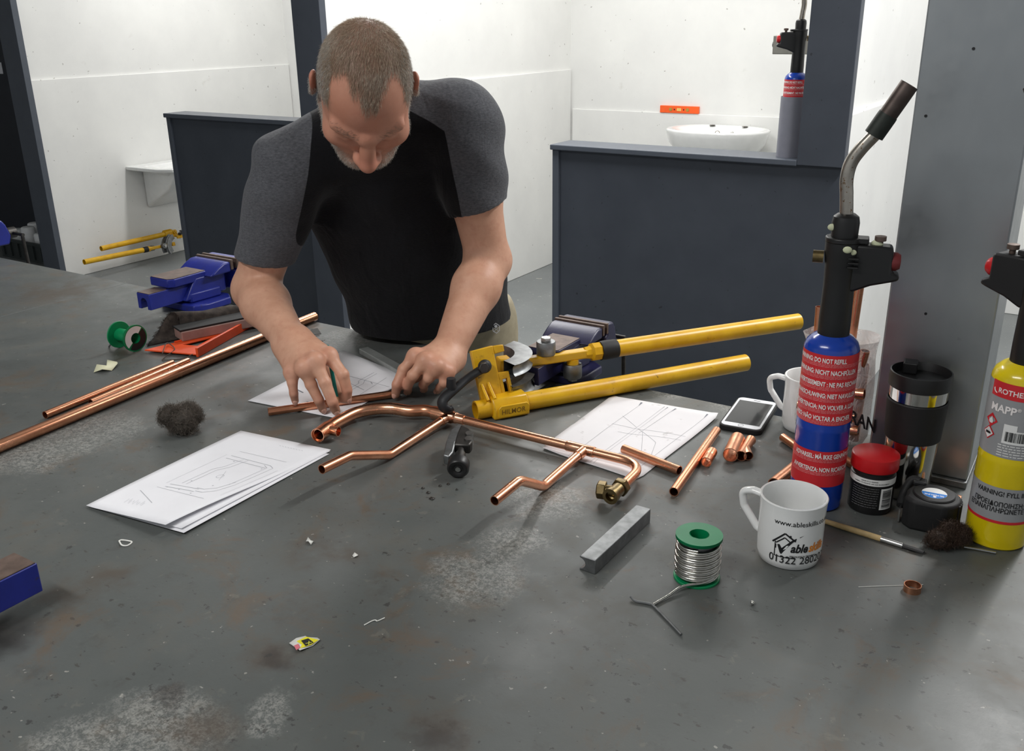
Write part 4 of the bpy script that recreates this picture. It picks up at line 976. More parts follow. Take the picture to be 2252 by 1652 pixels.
v, f = text_verts('X', .0075, .03); c = on(672, 1415, .0038)
obj('lettering', G().add([c+AX*p[0]+BX*p[1] for p in v], f), simple('olive print', srgb(190, 190, 60), .5), o, 0)
P = [on(x, y, .0034) for x, y in ((646, 1420), (656, 1416), (660, 1424), (652, 1430))]
obj('red_print', G().add(P, [(0, 1, 2, 3)]), simple('pink print', srgb(206, 110, 120), .5), o, 0)
wh = simple('white plastic shaving', srgb(226, 226, 220), .5, var=.05)
tag(obj('wire_loop', G().tube(catmull([on(262, 1190, .001), on(268, 1199, .001), on(280, 1200, .001), on(290, 1193, .001), on(284, 1190, .001), on(268, 1188, .001), on(262, 1190, .001)], 5), .0011, 8), wh), 'small white plastic loop in front of the paper stack', 'scrap', 'scraps on the bench')
scrap('plastic_scrap', [(673, 1192), (678, 1188), (684, 1190), (690, 1197), (684, 1199), (679, 1197)], 'crumpled white shaving near the brown stains', wh, .004)
scrap('plastic_scrap', [(775, 1223), (780, 1219), (788, 1222), (785, 1227), (778, 1227)], 'oval white chip near the brown stains', wh, .002)
tag(obj('plastic_shaving', G().tube(catmull([on(801, 1375, .001), on(818, 1366, .001), on(826, 1364, .001), on(830, 1366, .001), on(846, 1359, .001)], 4), .0007, 6), wh), 'thin white zigzag shaving beside the yellow sticker', 'scrap', 'scraps on the bench')
tag(obj('solder_drop', G().ball(on(1655, 1326, .0028), .0028, 14, 10), M['solder']), 'round bright drop of solder in front of the mug', 'solder drop', 'scraps on the bench')
tag(obj('bristle', G().tube(catmull([on(1888, 1291, .0008), on(1940, 1289, .0008), on(2030, 1286, .0008)], 5), .00035, 5), wh), 'fine pale bristle lying beside the copper ring', 'scrap', 'scraps on the bench')
for k, (x, y, s) in enumerate(((950, 1098, 7), (942, 1085, 5), (968, 1070, 4), (986, 1066, 4), (930, 1075, 4), (1005, 1078, 3))):
    scrap('metal_swarf', [(x-s, y), (x-s*.3, y-s*.5), (x+s, y-s*.2), (x+s*.4, y+s*.5)], 'dark metal shaving in front of the pipe cutter', M['dark_steel'], .001)

# ------------------------------------------------------------------ tools
# pencil through the right hand
p, q = on(719, 760, .112), on(744, 892, .020); u = (q-p)/np.linalg.norm(q-p); L = np.linalg.norm(q-p)
pen = thing('pencil', 'teal pencil held between the fingers of the right hand', 'pencil', q)
obj('shaft', G().tube([p, p+u*(L-.016)], .0036, 6), simple('teal lacquer', srgb(0, 138, 128), .35, var=.05), pen, 30)
obj('wood_tip', G().tube([p+u*(L-.016), q-u*.003], [.0035, .0011], 12), simple('pencil wood', srgb(206, 160, 116), .6), pen)
obj('lead', G().tube([q-u*.003, q], [.0011, .0003], 8), M['ink'], pen)
# steel channel guides
def channel(name, p, q, w, hgt, th, label, mat, up=0.0):
    p, q = np.asarray(p), np.asarray(q); d = q-p; L = np.linalg.norm(d); d /= L; s = np.cross([0, 0, 1.0], d); s /= np.linalg.norm(s)
    T = lambda r: p+d*r[1]+s*r[0]+np.array([0, 0, r[2]])
    prof = [(-w/2, 0), (-w/2, hgt), (w/2, hgt), (w/2, 0), (w/2-th, 0), (w/2-th, hgt-th), (-w/2+th, hgt-th), (-w/2+th, 0)]
    return tag(obj(name, G().prism(prof, 0, L, 'xz', T=T), mat, None, 0, bevel=.0015), label, 'bender guide', 'steel bender guides')
a0, a1 = on(1290, 1258), on(1412, 1143)
def chan_guide():
    p, q = a0, a1; d = q-p; L = np.linalg.norm(d); d /= L; s = np.cross([0, 0, 1.0], d)
    T = lambda r: p+d*r[1]+s*r[0]+np.array([0, 0, r[2]])
    outer = [(-.011, .022), (.011, .022), (.011, .0)]
    arc_ = [(.011-.0075*(1-math.cos(x))-.0006, .011-.0085*math.sin(x)) for x in np.linspace(-1.3, 1.3, 9)]
    prof = [(-.013, 0), (-.013, .0215), (.010, .0215), (.0115, .019)]+[(.0115-.009*math.cos(x), .0105+.0080*math.sin(x)) for x in np.linspace(1.35, -1.35, 11)]+[(.0115, .001), (.010, 0)]
    return obj('bender_guide', G().prism(prof, 0, L, 'xz', T=T), M['dull_steel'], None, 30, bevel=.001)
tag(chan_guide(), 'grooved grey steel bender guide beside the silver solder reel', 'bender guide', 'steel bender guides')
o = channel('bender_guide', on(800, 776), on(890, 826), .022, .012, .0025, 'pale aluminium channel guide behind the drawing at the left hand', simple('pale aluminium', srgb(168, 172, 170), .45, .6, var=.12, scale=50))
# pipe cutter
pc = on(1008, 1035, .024)
t = thing('pipe_cutter', 'grey steel pipe cutter with a round black knob leaning on the pipe', 'pipe cutter', on(1000, 985))
kn = on(1008, 1027, .018); hd = on(1022, 945, .034); u = (hd-kn)/np.linalg.norm(hd-kn); s = np.cross(u, [0, 0, 1.0]); s /= np.linalg.norm(s); w = np.cross(s, u)
T = lambda p: kn+s*p[0]+u*p[1]+w*p[2]
kb = obj('knob', G().lathe([(0, -.006), (.005, -.006), (.007, -.0055), (.010, -.008), (.015, -.008), (.0175, -.005), (.0175, .010), (.014, .014), (0, .014)], kn, 36, axis=u), M['black'], t)
o = obj('knob_screw', G().lathe([(0, -.0085), (.0042, -.008), (.0042, -.004), (0, -.004)], kn, 16, axis=u), M['steel'], t); o.parent = kb; o.matrix_parent_inverse = Matrix()
obj('screw_shaft', G().lathe([(0, .012), (.0085, .012), (.0085, .036), (.006, .038), (.006, .06), (0, .06)], kn, 24, axis=u), M['dark_steel'], t)
g = G().prism([(-.026, .020), (-.016, .016), (-.011, .03), (-.010, .058), (-.002, .075), (.0, .108), (-.010, .115), (-.022, .095), (-.026, .06)], -.009, .009, 'xy', T=T)
obj('frame', g, M['dull_steel'], t, 30, bevel=.002)
g = G().prism([(-.012, .050), (.014, .048), (.018, .060), (.012, .074), (.016, .086), (.010, .100), (-.006, .112), (-.010, .085)], -.008, .010, 'xy', T=T)
obj('carriage', g, M['dark_steel'], t, 30, bevel=.003)
g = G()
for yy in (.066, .082): g.tube([T((.011, yy, -.011)), T((.011, yy, .012))], .0065, 16)
obj('roller', g, M['steel'], t)
obj('cutting_wheel', G().lathe([(0, -.002), (.008, -.0015), (.0095, 0), (.008, .0015), (0, .002)], T((-.006, .100, .0)), 24, axis=w), M['steel'], t)
# orange square, soldering mat, ruler, cord
t = thing('speed_square', 'orange triangular carpenter square lying flat on the bench', 'square', on(430, 770))
C0, C1, C2 = on(318, 772, .004), on(432, 782, .004), on(548, 716, .004)
def tri_frame(a, b, c_, w, z0, z1):
    cen = (a+b+c_)/3; inn = [cen+(p-cen)*(1-w) for p in (a, b, c_)]; out = [a, b, c_]; g = G()
    v = [np.array([p[0], p[1], BZ+z]) for z in (z0, z1) for p in out+inn]
    f = []
    for i in range(3):
        j = (i+1) % 3
        f += [(i, j, 3+j, 3+i), (6+i, 9+i, 9+j, 6+j), (i, 6+i, 6+j, j), (3+i, 3+j, 9+j, 9+i)]
    return g.add(v, f)
obj('blade', tri_frame(C0, C1, C2, .70, .004, .007), M['orange'], t, 0, bevel=.0006)
d_ = (C2-C1)/np.linalg.norm(C2-C1); n_2 = np.cross([0, 0, 1.0], d_)
Tf = lambda p: np.array([C1[0], C1[1], BZ])+d_*p[0]+n_2*p[1]+np.array([0, 0, p[2]])
obj('fence', G().box(0, np.linalg.norm(C2-C1), -.005, .001, .0005, .021, T=Tf), M['orange'], t, 0, bevel=.0006)
d3 = (C2-C0)/np.linalg.norm(C2-C0)
obj('inner_rail', G().tube([C0+d3*.07+np.array([0, 0, .004]), C0+d3*.21+np.array([0, 0, .004])-n_2*.006], .0022, 6), M['orange'], t, 0)
mid = on(470, 730, .006); r_a, r_b = on(402, 752, .007), on(545, 722, .007); dd = (r_b-r_a)/np.linalg.norm(r_b-r_a); nn = np.cross([0, 0, 1.0], dd)
Tr = lambda p: r_a+dd*p[0]+nn*p[1]+np.array([0, 0, p[2]])
t = thing('rub_block', 'flat grey-pink sanding block resting behind the orange square', 'block', np.array([mid[0], mid[1], BZ]))
obj('block', G().box(0, np.linalg.norm(r_b-r_a)+.05, 0, .05, .0, .022, T=Tr), simple('dusty pink-grey board', srgb(150, 118, 110), .7, var=.15, scale=40), t, 0, bevel=.002)
obj('top_sheet', G().box(-.002, np.linalg.norm(r_b-r_a)+.05, .004, .052, .0222, .0265, T=Tr), M['black_rubber'], t, 0, bevel=.001)
# heat mat: curled dark fibre cloth
mat_t = thing('soldering_mat', 'dark frayed soldering mat curled up under the blue vise', 'mat', on(430, 715))
mpx = [(325, 760, .003), (341, 742, .012), (354, 722, .028), (366, 702, .045), (379, 690, .055), (390, 694, .052), (395, 706, .040), (393, 724, .022), (390, 742, .005)]
rows = []
for k in range(13):
    fr = k/12; row = []
    for (x, y, z) in mpx:
        p = on(x, y, z); row.append(p+(AX*.05+BX*.14)*fr*1.35+np.array([0, 0, -z*.30*fr+.003*math.sin(fr*9+x)*min(1, z*40)]))
    rows.append(catmull(row, 3))
g = G(); n_c = len(rows[0]); v = [p for r_ in rows for p in r_]
g.add(v, [(j*n_c+i, j*n_c+i+1, (j+1)*n_c+i+1, (j+1)*n_c+i) for j in range(12) for i in range(n_c-1)])
fibre = simple('charred felt', srgb(56, 48, 43), .9, 0, var=.6, scale=70, bump=.8)
obj('cloth', g, fibre, mat_t, 60, solid=.004)
g = G(); r_ = random.Random(4)
for row, nrm in ((rows[0], -1), (rows[-1], 1)):
    for i in range(n_c-1):
        for _ in range(16):
            p = row[i]+(row[i+1]-row[i])*r_.random(); d = (-(AX*.3+BX*1.0)*.6 if nrm < 0 else AX*.3+BX)+np.array([r_.gauss(0, .5), r_.gauss(0, .5), r_.gauss(0, .4)])
            d = d/np.linalg.norm(d)*r_.uniform(.004, .010); g.tube([p, p+d*.6, p+d+np.array([0, 0, -.001])], [.0004, .0003, .0001], 3, caps=False)
for i in range(n_c):
    pass
fr_ = obj('frayed_edge', g, fibre, mat_t, 0); fr_['kind'] = 'stuff'
tag(obj('string', G().tube(catmull([on(357, 777, .008), on(366, 755, .014), on(378, 760, .010), on(383, 770, .008), on(362, 786, .002), on(360, 792, .002), on(400, 789, .002), on(424, 779, .012)], 6), .0011, 6), simple('brown twine', srgb(88, 76, 66), .8, var=.2)), 'brown string looped over the orange square', 'string')
# dark scrap pile between arm and bench edge
t = thing('metal_offcuts', 'small dark heap of bent sheet metal offcuts beside the hem', 'offcuts', on(690, 738))
r_ = random.Random(9)
for k in range(7):
    c_ = on(665+r_.uniform(-12, 32), 738+r_.uniform(-10, 10), .003+.003*k); th = r_.uniform(0, 3.1); a_, b_ = r_.uniform(.012, .03), r_.uniform(.008, .016); tl = r_.uniform(-.25, .25)
    e1 = np.array([math.cos(th), math.sin(th), tl]); e2 = np.array([-math.sin(th), math.cos(th), r_.uniform(-.2, .2)])
    obj('offcut', G().add([c_-e1*a_-e2*b_, c_+e1*a_-e2*b_*.6, c_+e1*a_*1.2+e2*b_*.5, c_+e1*a_*.2+e2*b_, c_-e1*a_*.8+e2*b_*.8], [(0, 1, 2, 3, 4)]), M['dark_steel'], t, 0, solid=.0012)
# phone
ph = [on(1584, 950), on(1666, 963), on(1698, 892), on(1637, 881)]
t = thing('phone', 'white smartphone in a black case lying face up', 'phone', sum(ph)/4)
pc_ = sum(ph)/4; e1 = (ph[1]-ph[0]+ph[2]-ph[3]); e1 /= np.linalg.norm(e1); e2 = np.cross([0, 0, 1.0], e1)
Tp = lambda p: np.array([pc_[0], pc_[1], BZ])+e1*p[0]+e2*p[1]+np.array([0, 0, p[2]])
def rrect(w, h_, r, k=6):
    o = []
    for cx, cy, a0_ in ((w-r, h_-r, 0), (-w+r, h_-r, 90), (-w+r, -h_+r, 180), (w-r, -h_+r, 270)):
        for j in range(k+1): x = math.radians(a0_+90*j/k); o.append((cx+r*math.cos(x), cy+r*math.sin(x)))
    return o
PW, PH_ = .0345, .069
obj('case', G().prism(rrect(PW+.003, PH_+.003, .012), 0.0, .010, T=Tp), M['black_rubber'], t, 30, bevel=.0015)
obj('glass_front', G().prism(rrect(PW, PH_, .010), .0101, .0108, T=Tp), simple('white phone glass', srgb(226, 228, 232), .12, var=.02, coat=.4), t, 30)
obj('screen', G().prism([(-.0305, -.054), (.0305, -.054), (.0305, .054), (-.0305, .054)], .0109, .0112, T=Tp), simple('dark screen glass', srgb(30, 32, 36), .08, var=.05, coat=.5), t, 0)
obj('home_button', G().lathe([(.0042, 0), (.005, .0003), (.005, 0)], Tp((0, -.0615, .0110)), 20), M['dull_steel'], t, 0)
obj('speaker_slot', G().box(-.006, .006, .0605, .0618, .0109, .0111, T=Tp), M['ink'], t, 0)

# ------------------------------------------------------------------ plastic bag of pipe offcuts
bc = ab(-.335, 1.515, BZ)
t = thing('plastic_bag', 'clear plastic bag stuffed with copper offcuts beside the column', 'bag', bc)
film = N('clear polythene'); f_ = film.noise(22, 4)
film.set(col=srgb(238, 236, 236), rough=.18, trans=.0, alpha=film.ramp(f_, [(.3, (.34,)*3+(1,)), (.7, (.70,)*3+(1,))]), spec=.8); film.bump(film.noise(38, 3, .6, dist=1.2), .9, .008)
g = G(); nr = 22; r_ = random.Random(12); prof = [(.046, .0), (.058, .02), (.062, .06), (.058, .10), (.052, .14), (.050, .165), (.056, .19)]
jit = [[r_.uniform(.86, 1.14) for _ in range(nr)] for _ in prof]
v = []
for (r0, z), jr in zip(prof, jit):
    for k in range(nr):
        x = 2*math.pi*k/nr; v.append(bc+AX*(r0*1.06*math.cos(x)*jr[k])+BX*(r0*.8*math.sin(x)*jr[k])+np.array([0, 0, z+.003+.010*(jr[k]-1)*(z > .05)]))
g.add(v, [(j*nr+k, j*nr+(k+1) % nr, (j+1)*nr+(k+1) % nr, (j+1)*nr+k) for j in range(len(prof)-1) for k in range(nr)])
obj('film', g, film.mat, t, 80, sub=1)
vt, ft = text_verts('BRAN', .034, .03)
tcb = tocam(bc); e1 = np.array([-math.sin(tcb), math.cos(tcb), 0]); fw = np.array([math.cos(tcb), math.sin(tcb), 0]); o0 = onB(1852, 922, 1.452)
obj('bag_print', G().add([o0+(AX*.95-np.array([0, 0, .22]))*p[0]*.62+np.array([0, 0, 1.0])*p[1]*.9 for p in vt], ft), M['ink'], t, 0)
lab_o = 'copper pipe offcut standing in the clear plastic bag'
for k, (da, db, tx, ty_, Ln, rr2) in enumerate(((.012, .0, .02, .03, .292, .0075), (-.012, .012, -.05, .02, .226, .0075), (-.030, .0, -.05, .05, .222, .0075), (.020, -.010, .14, -.05, .17, .0075), (-.030, .016, .06, .05, .15, .0100), (.038, .010, .03, -.08, .14, .0075))):
    b_ = bc+AX*da+BX*db+np.array([0, 0, .010]); d_ = AX*tx+BX*ty_+np.array([0, 0, 1.0]); d_ /= np.linalg.norm(d_)
    pipe('pipe_offcut', [b_, b_+d_*Ln], rr2, lab_o, 'offcuts in the plastic bag')
for k, (da, z, sgn) in enumerate(((.006, .040, .05), (.0, .072, -.05), (.008, .102, .08))):
    b_ = bc+AX*(da-.05)+BX*(-.030)+np.array([0, 0, z]); pipe('pipe_offcut', [b_, b_+AX*.095+np.array([0, 0, .095*sgn])], .009, 'copper offcut lying crosswise in the clear plastic bag', 'offcuts in the plastic bag')

# ------------------------------------------------------------------ galvanised column at the bench end
t = thing('steel_column', 'galvanised square steel column standing on the bench', 'column', ab(-.186, 1.53, BZ), _a)
obj('shell', G().box(-.0735, .0735, -.075, .075, .012, HT-BZ-.001), M['galv'], t, 0, False, bevel=.0025)
obj('foot_plate', G().box(-.0745, .0745, -.082, .082, .0, .012), M['dull_steel'], t, 0, False, bevel=.002)
for (x, y) in ((2141, 107), (2036, 255), (2036, 690)):
    p = to_ab(onB(x, y, 1.455)); lx, lz = p[0]+.186, p[2]-BZ
    obj('punched_hole', G().lathe([(0, 0), (.0020, 0), (.0020, .001), (0, .001)], (lx, -.0752, lz), 14, axis=(0, -1, 0)), M['ink'], t, 0, False)

# ------------------------------------------------------------------ booth fittings
# basin on the back wall
pl = to_ab(onB(1590, 290, 5.40)); ba = -2.00
t = thing('wash_basin', 'oval white wash basin on the back wall beyond the half wall', 'basin', ab(ba, 5.38, .68))
def basin(t, org, ux, uy, W_, Dp, rim, depth):
    """D-shaped bowl; ux along the wall, uy into the room"""
    n = 48; g = G(); P = lambda x, y, z: org+ux*x+uy*y+np.array([0, 0, z])
    def loop(s, z, off=0):
        o = []
        for k in range(n):
            a_ = 2*math.pi*k/n; x = math.cos(a_); y = math.sin(a_)
            px = W_*s*math.copysign(abs(x)**.85, x); py = Dp*(s*math.copysign(abs(y)**.9, y))+off
            o.append(P(px, max(py, -Dp*.98)+Dp, z))
        return o
    rings = [loop(.30, rim-depth), loop(.74, rim-depth*.80), loop(.93, rim-depth*.42), loop(.97, rim-.035), loop(1.0, rim-.012), loop(.99, rim-.002), loop(.955, rim), loop(.90, rim-.004), loop(.80, rim-.012, .02*Dp), loop(.74, rim-.05, .02*Dp), loop(.55, rim-.12), loop(.15, rim-.145)]
    v = [p for r_ in rings for p in r_]; f = []
    for j in range(len(rings)-1):
        for k in range(n): f.append((j*n+k, j*n+(k+1) % n, (j+1)*n+(k+1) % n, (j+1)*n+k))
    f.append(tuple(range(n))[::-1]); f.append(tuple(range((len(rings)-1)*n, len(rings)*n)))
    obj('bowl', G().add(v, f), M['ceramic'], t, 70)
    return P
Pb = basin(t, ab(ba, 5.566, 0), AX, -BX, .300, .220, .925, .19)
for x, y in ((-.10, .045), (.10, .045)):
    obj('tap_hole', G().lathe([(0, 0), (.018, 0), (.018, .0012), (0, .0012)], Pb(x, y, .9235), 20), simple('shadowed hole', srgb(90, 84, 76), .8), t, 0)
obj('overflow', G().lathe([(.011, 0), (.014, .002), (.014, -.004)], Pb(-.04, .115, .888), 20, axis=(0, -1, .4)), M['brass'], t, 0)
obj('chain_stay', G().ball(Pb(.05, .112, .891), .009, 12, 8), M['chrome'], t)
obj('pedestal', G().lathe([(.08, 0), (.075, .3), (.07, .74)], ab(ba, 5.47, 0), 28), M['ceramic'], t)
# basin on the left booth wall
lw = to_ab(onA(275, 366, -5.6)); t = thing('wash_basin', 'white wash basin with a sloping bracket on the left booth wall', 'basin', ab(-5.40, lw[1]+.27, .45))
zr = lw[2]
g = G(); o_ = lambda a_, b_, z: ab(a_, b_, z)
bb0, bb1 = lw[1], lw[1]+.52
poly = [(-5.598, bb0), (-5.30, bb0+.01), (-5.20, bb0+.06), (-5.17, bb0+.2), (-5.17, bb1-.2), (-5.20, bb1-.06), (-5.30, bb1-.01), (-5.598, bb1)]
inn = [(-5.50, bb0+.08), (-5.30, bb0+.08), (-5.25, bb0+.13), (-5.24, bb0+.2), (-5.24, bb1-.2), (-5.25, bb1-.13), (-5.30, bb1-.08), (-5.50, bb1-.08)]
n = 8; v = [ab(*p, zr-.025) for p in poly]+[ab(*p, zr) for p in poly]+[ab(*p, zr-.003) for p in inn]+[ab(-5.37+(p[0]+5.37)*.5, bb0+.26+(p[1]-bb0-.26)*.5, zr-.13) for p in inn]
f = [tuple(range(8))[::-1]]
for j in range(3):
    for k in range(8): f.append((j*8+k, j*8+(k+1) % 8, (j+1)*8+(k+1) % 8, (j+1)*8+k))
f.append(tuple(range(24, 32)))
obj('bowl', G().add(v, f), M['ceramic'], t, 30, bevel=.006)
g = G().prism([(-5.599, zr-.026), (-5.22, zr-.026), (-5.34, zr-.16), (-5.599, zr-.30)], lw[1]+.12, lw[1]+.40, 'xz', T=lambda p: ab(p[0], p[1], p[2]))
obj('bowl_underside', g, M['ceramic'], t, 20, bevel=.02, bseg=4)
# spirit level on the ledge of the back wall panel
p0_, p1_ = to_ab(onB(1450, 247, 5.555)), to_ab(onB(1535, 249, 5.555))
sl_a0, sl_a1 = p0_[0], p1_[0]
t = thing('spirit_level', 'small orange spirit level standing on the wall ledge', 'spirit level', ab((sl_a0+sl_a1)/2, 5.574, .9802))
def lbox(nm, a0_, a1_, z0_, z1_, b0_, b1_, mat, par=t, bev=.0): return obj(nm, G().box(a0_, a1_, b0_, b1_, z0_, z1_, T=lambda p: ab(*p)), mat, par, 0, bevel=bev)
org_m = simple('bright orange body', srgb(250, 96, 30), .4, var=.04)
bodyl = lbox('body', sl_a0, sl_a1, .9802, 1.0222, 5.562, 5.5795, org_m, bev=.002)
mida = (sl_a0+sl_a1)/2
for da in (-.055, .055):
    obj('vial', G().lathe([(.0, 0), (.010, 0), (.010, .002), (0, .002)], ab(mida+da, 5.5618, 1.0012), 18, axis=-BX), simple('olive vial', srgb(168, 140, 60), .3), t, 0)
    obj('rivet', G().lathe([(.0, 0), (.004, 0), (.004, .002), (0, .002)], ab(mida+da*.55, 5.5618, 1.0012), 12, axis=-BX), M['ink'], t, 0)
lbox('vial', mida-.014, mida+.014, .993, 1.010, 5.5602, 5.562, simple('pale yellow vial', srgb(240, 196, 110), .3))
# steel box with a black knob fixed on the wall behind the torch
q0, q1 = to_ab(onB(1701, 78, 3.9)), to_ab(onB(1790, 120, 3.9))
t = thing('metal_box', 'small galvanised box with a black knob behind the wall torch', 'box', ab((q0[0]+q1[0])/2, 3.95, q1[2]))
bm_ = obj('casing', G().box(q0[0], -.901, 3.9, 3.99, q1[2], q0[2], T=lambda p: ab(*p)), simple('brushed grey metal', srgb(150, 148, 140), .4, .6, var=.1), t, 0, bevel=.003)
obj('knob', G().lathe([(0, 0), (.011, 0), (.013, .006), (.011, .014), (0, .015)], ab(q0[0]+.001, 3.945, (q0[2]+q1[2])/2), 20, axis=-AX), M['black'], t)
# crate of white cups on the floor beyond the bench, with a notice on the dark wall
cr = ab(-6.32, 3.80, 0); 
t = thing('storage_crate', 'dark plastic storage crate on the floor behind the slate post', 'crate', cr, _a)
cm_ = simple('dark grey-green plastic', srgb(52, 58, 58), .5, var=.1)
g = G().box(-.28, .28, -.20, .20, 0, .012)
for x0, x1, y0, y1 in ((-.28, .28, -.20, -.19), (-.28, .28, .19, .20), (-.28, -.27, -.19, .19), (.27, .28, -.19, .19)): g.box(x0, x1, y0, y1, .012, .12)
obj('tub', g, cm_, t, 0, False); g = G()
for x0, x1, y0, y1 in ((-.295, .295, -.215, -.19), (-.295, .295, .19, .215), (-.295, -.27, -.19, .19), (.27, .295, -.19, .19)): g.box(x0, x1, y0, y1, .1201, .14)
obj('rim', g, cm_, t, 0, False, bevel=.003)
for k in range(6): obj('rib', G().box(-.24+.09*k, -.228+.09*k, -.212, -.2002, .02, .119), cm_, t, 0, False)
wfoam = simple('white foam', srgb(246, 247, 248), .6, var=.04)
r_ = random.Random(21)
for k in range(9):
    c_ = cr+AX*(-.20+.048*k)+BX*(-.11+.11*(k % 3))+np.array([0, 0, .013+.03*(k % 2)])
    g = G().lathe([(0, 0), (.030, 0), (.044, .10), (.046, .16), (.044, .17), (.036, .175), (0, .172)], c_, 16)
    tag(obj('foam_cup', g, wfoam, None, 60), 'white foam cup upside down in the dark crate', 'cup', 'white cups in the crate')
nz = to_ab(onB(2, 150, 4.145))
nt_ = tag(obj('notice', G().box(nz[0]-.28, nz[0]+.012, 4.1465, 4.1495, nz[2]-.04, nz[2]+.04, T=lambda p: ab(*p)), M['paper'], None, 0), 'white printed notice strip on the dark panel', 'notice')
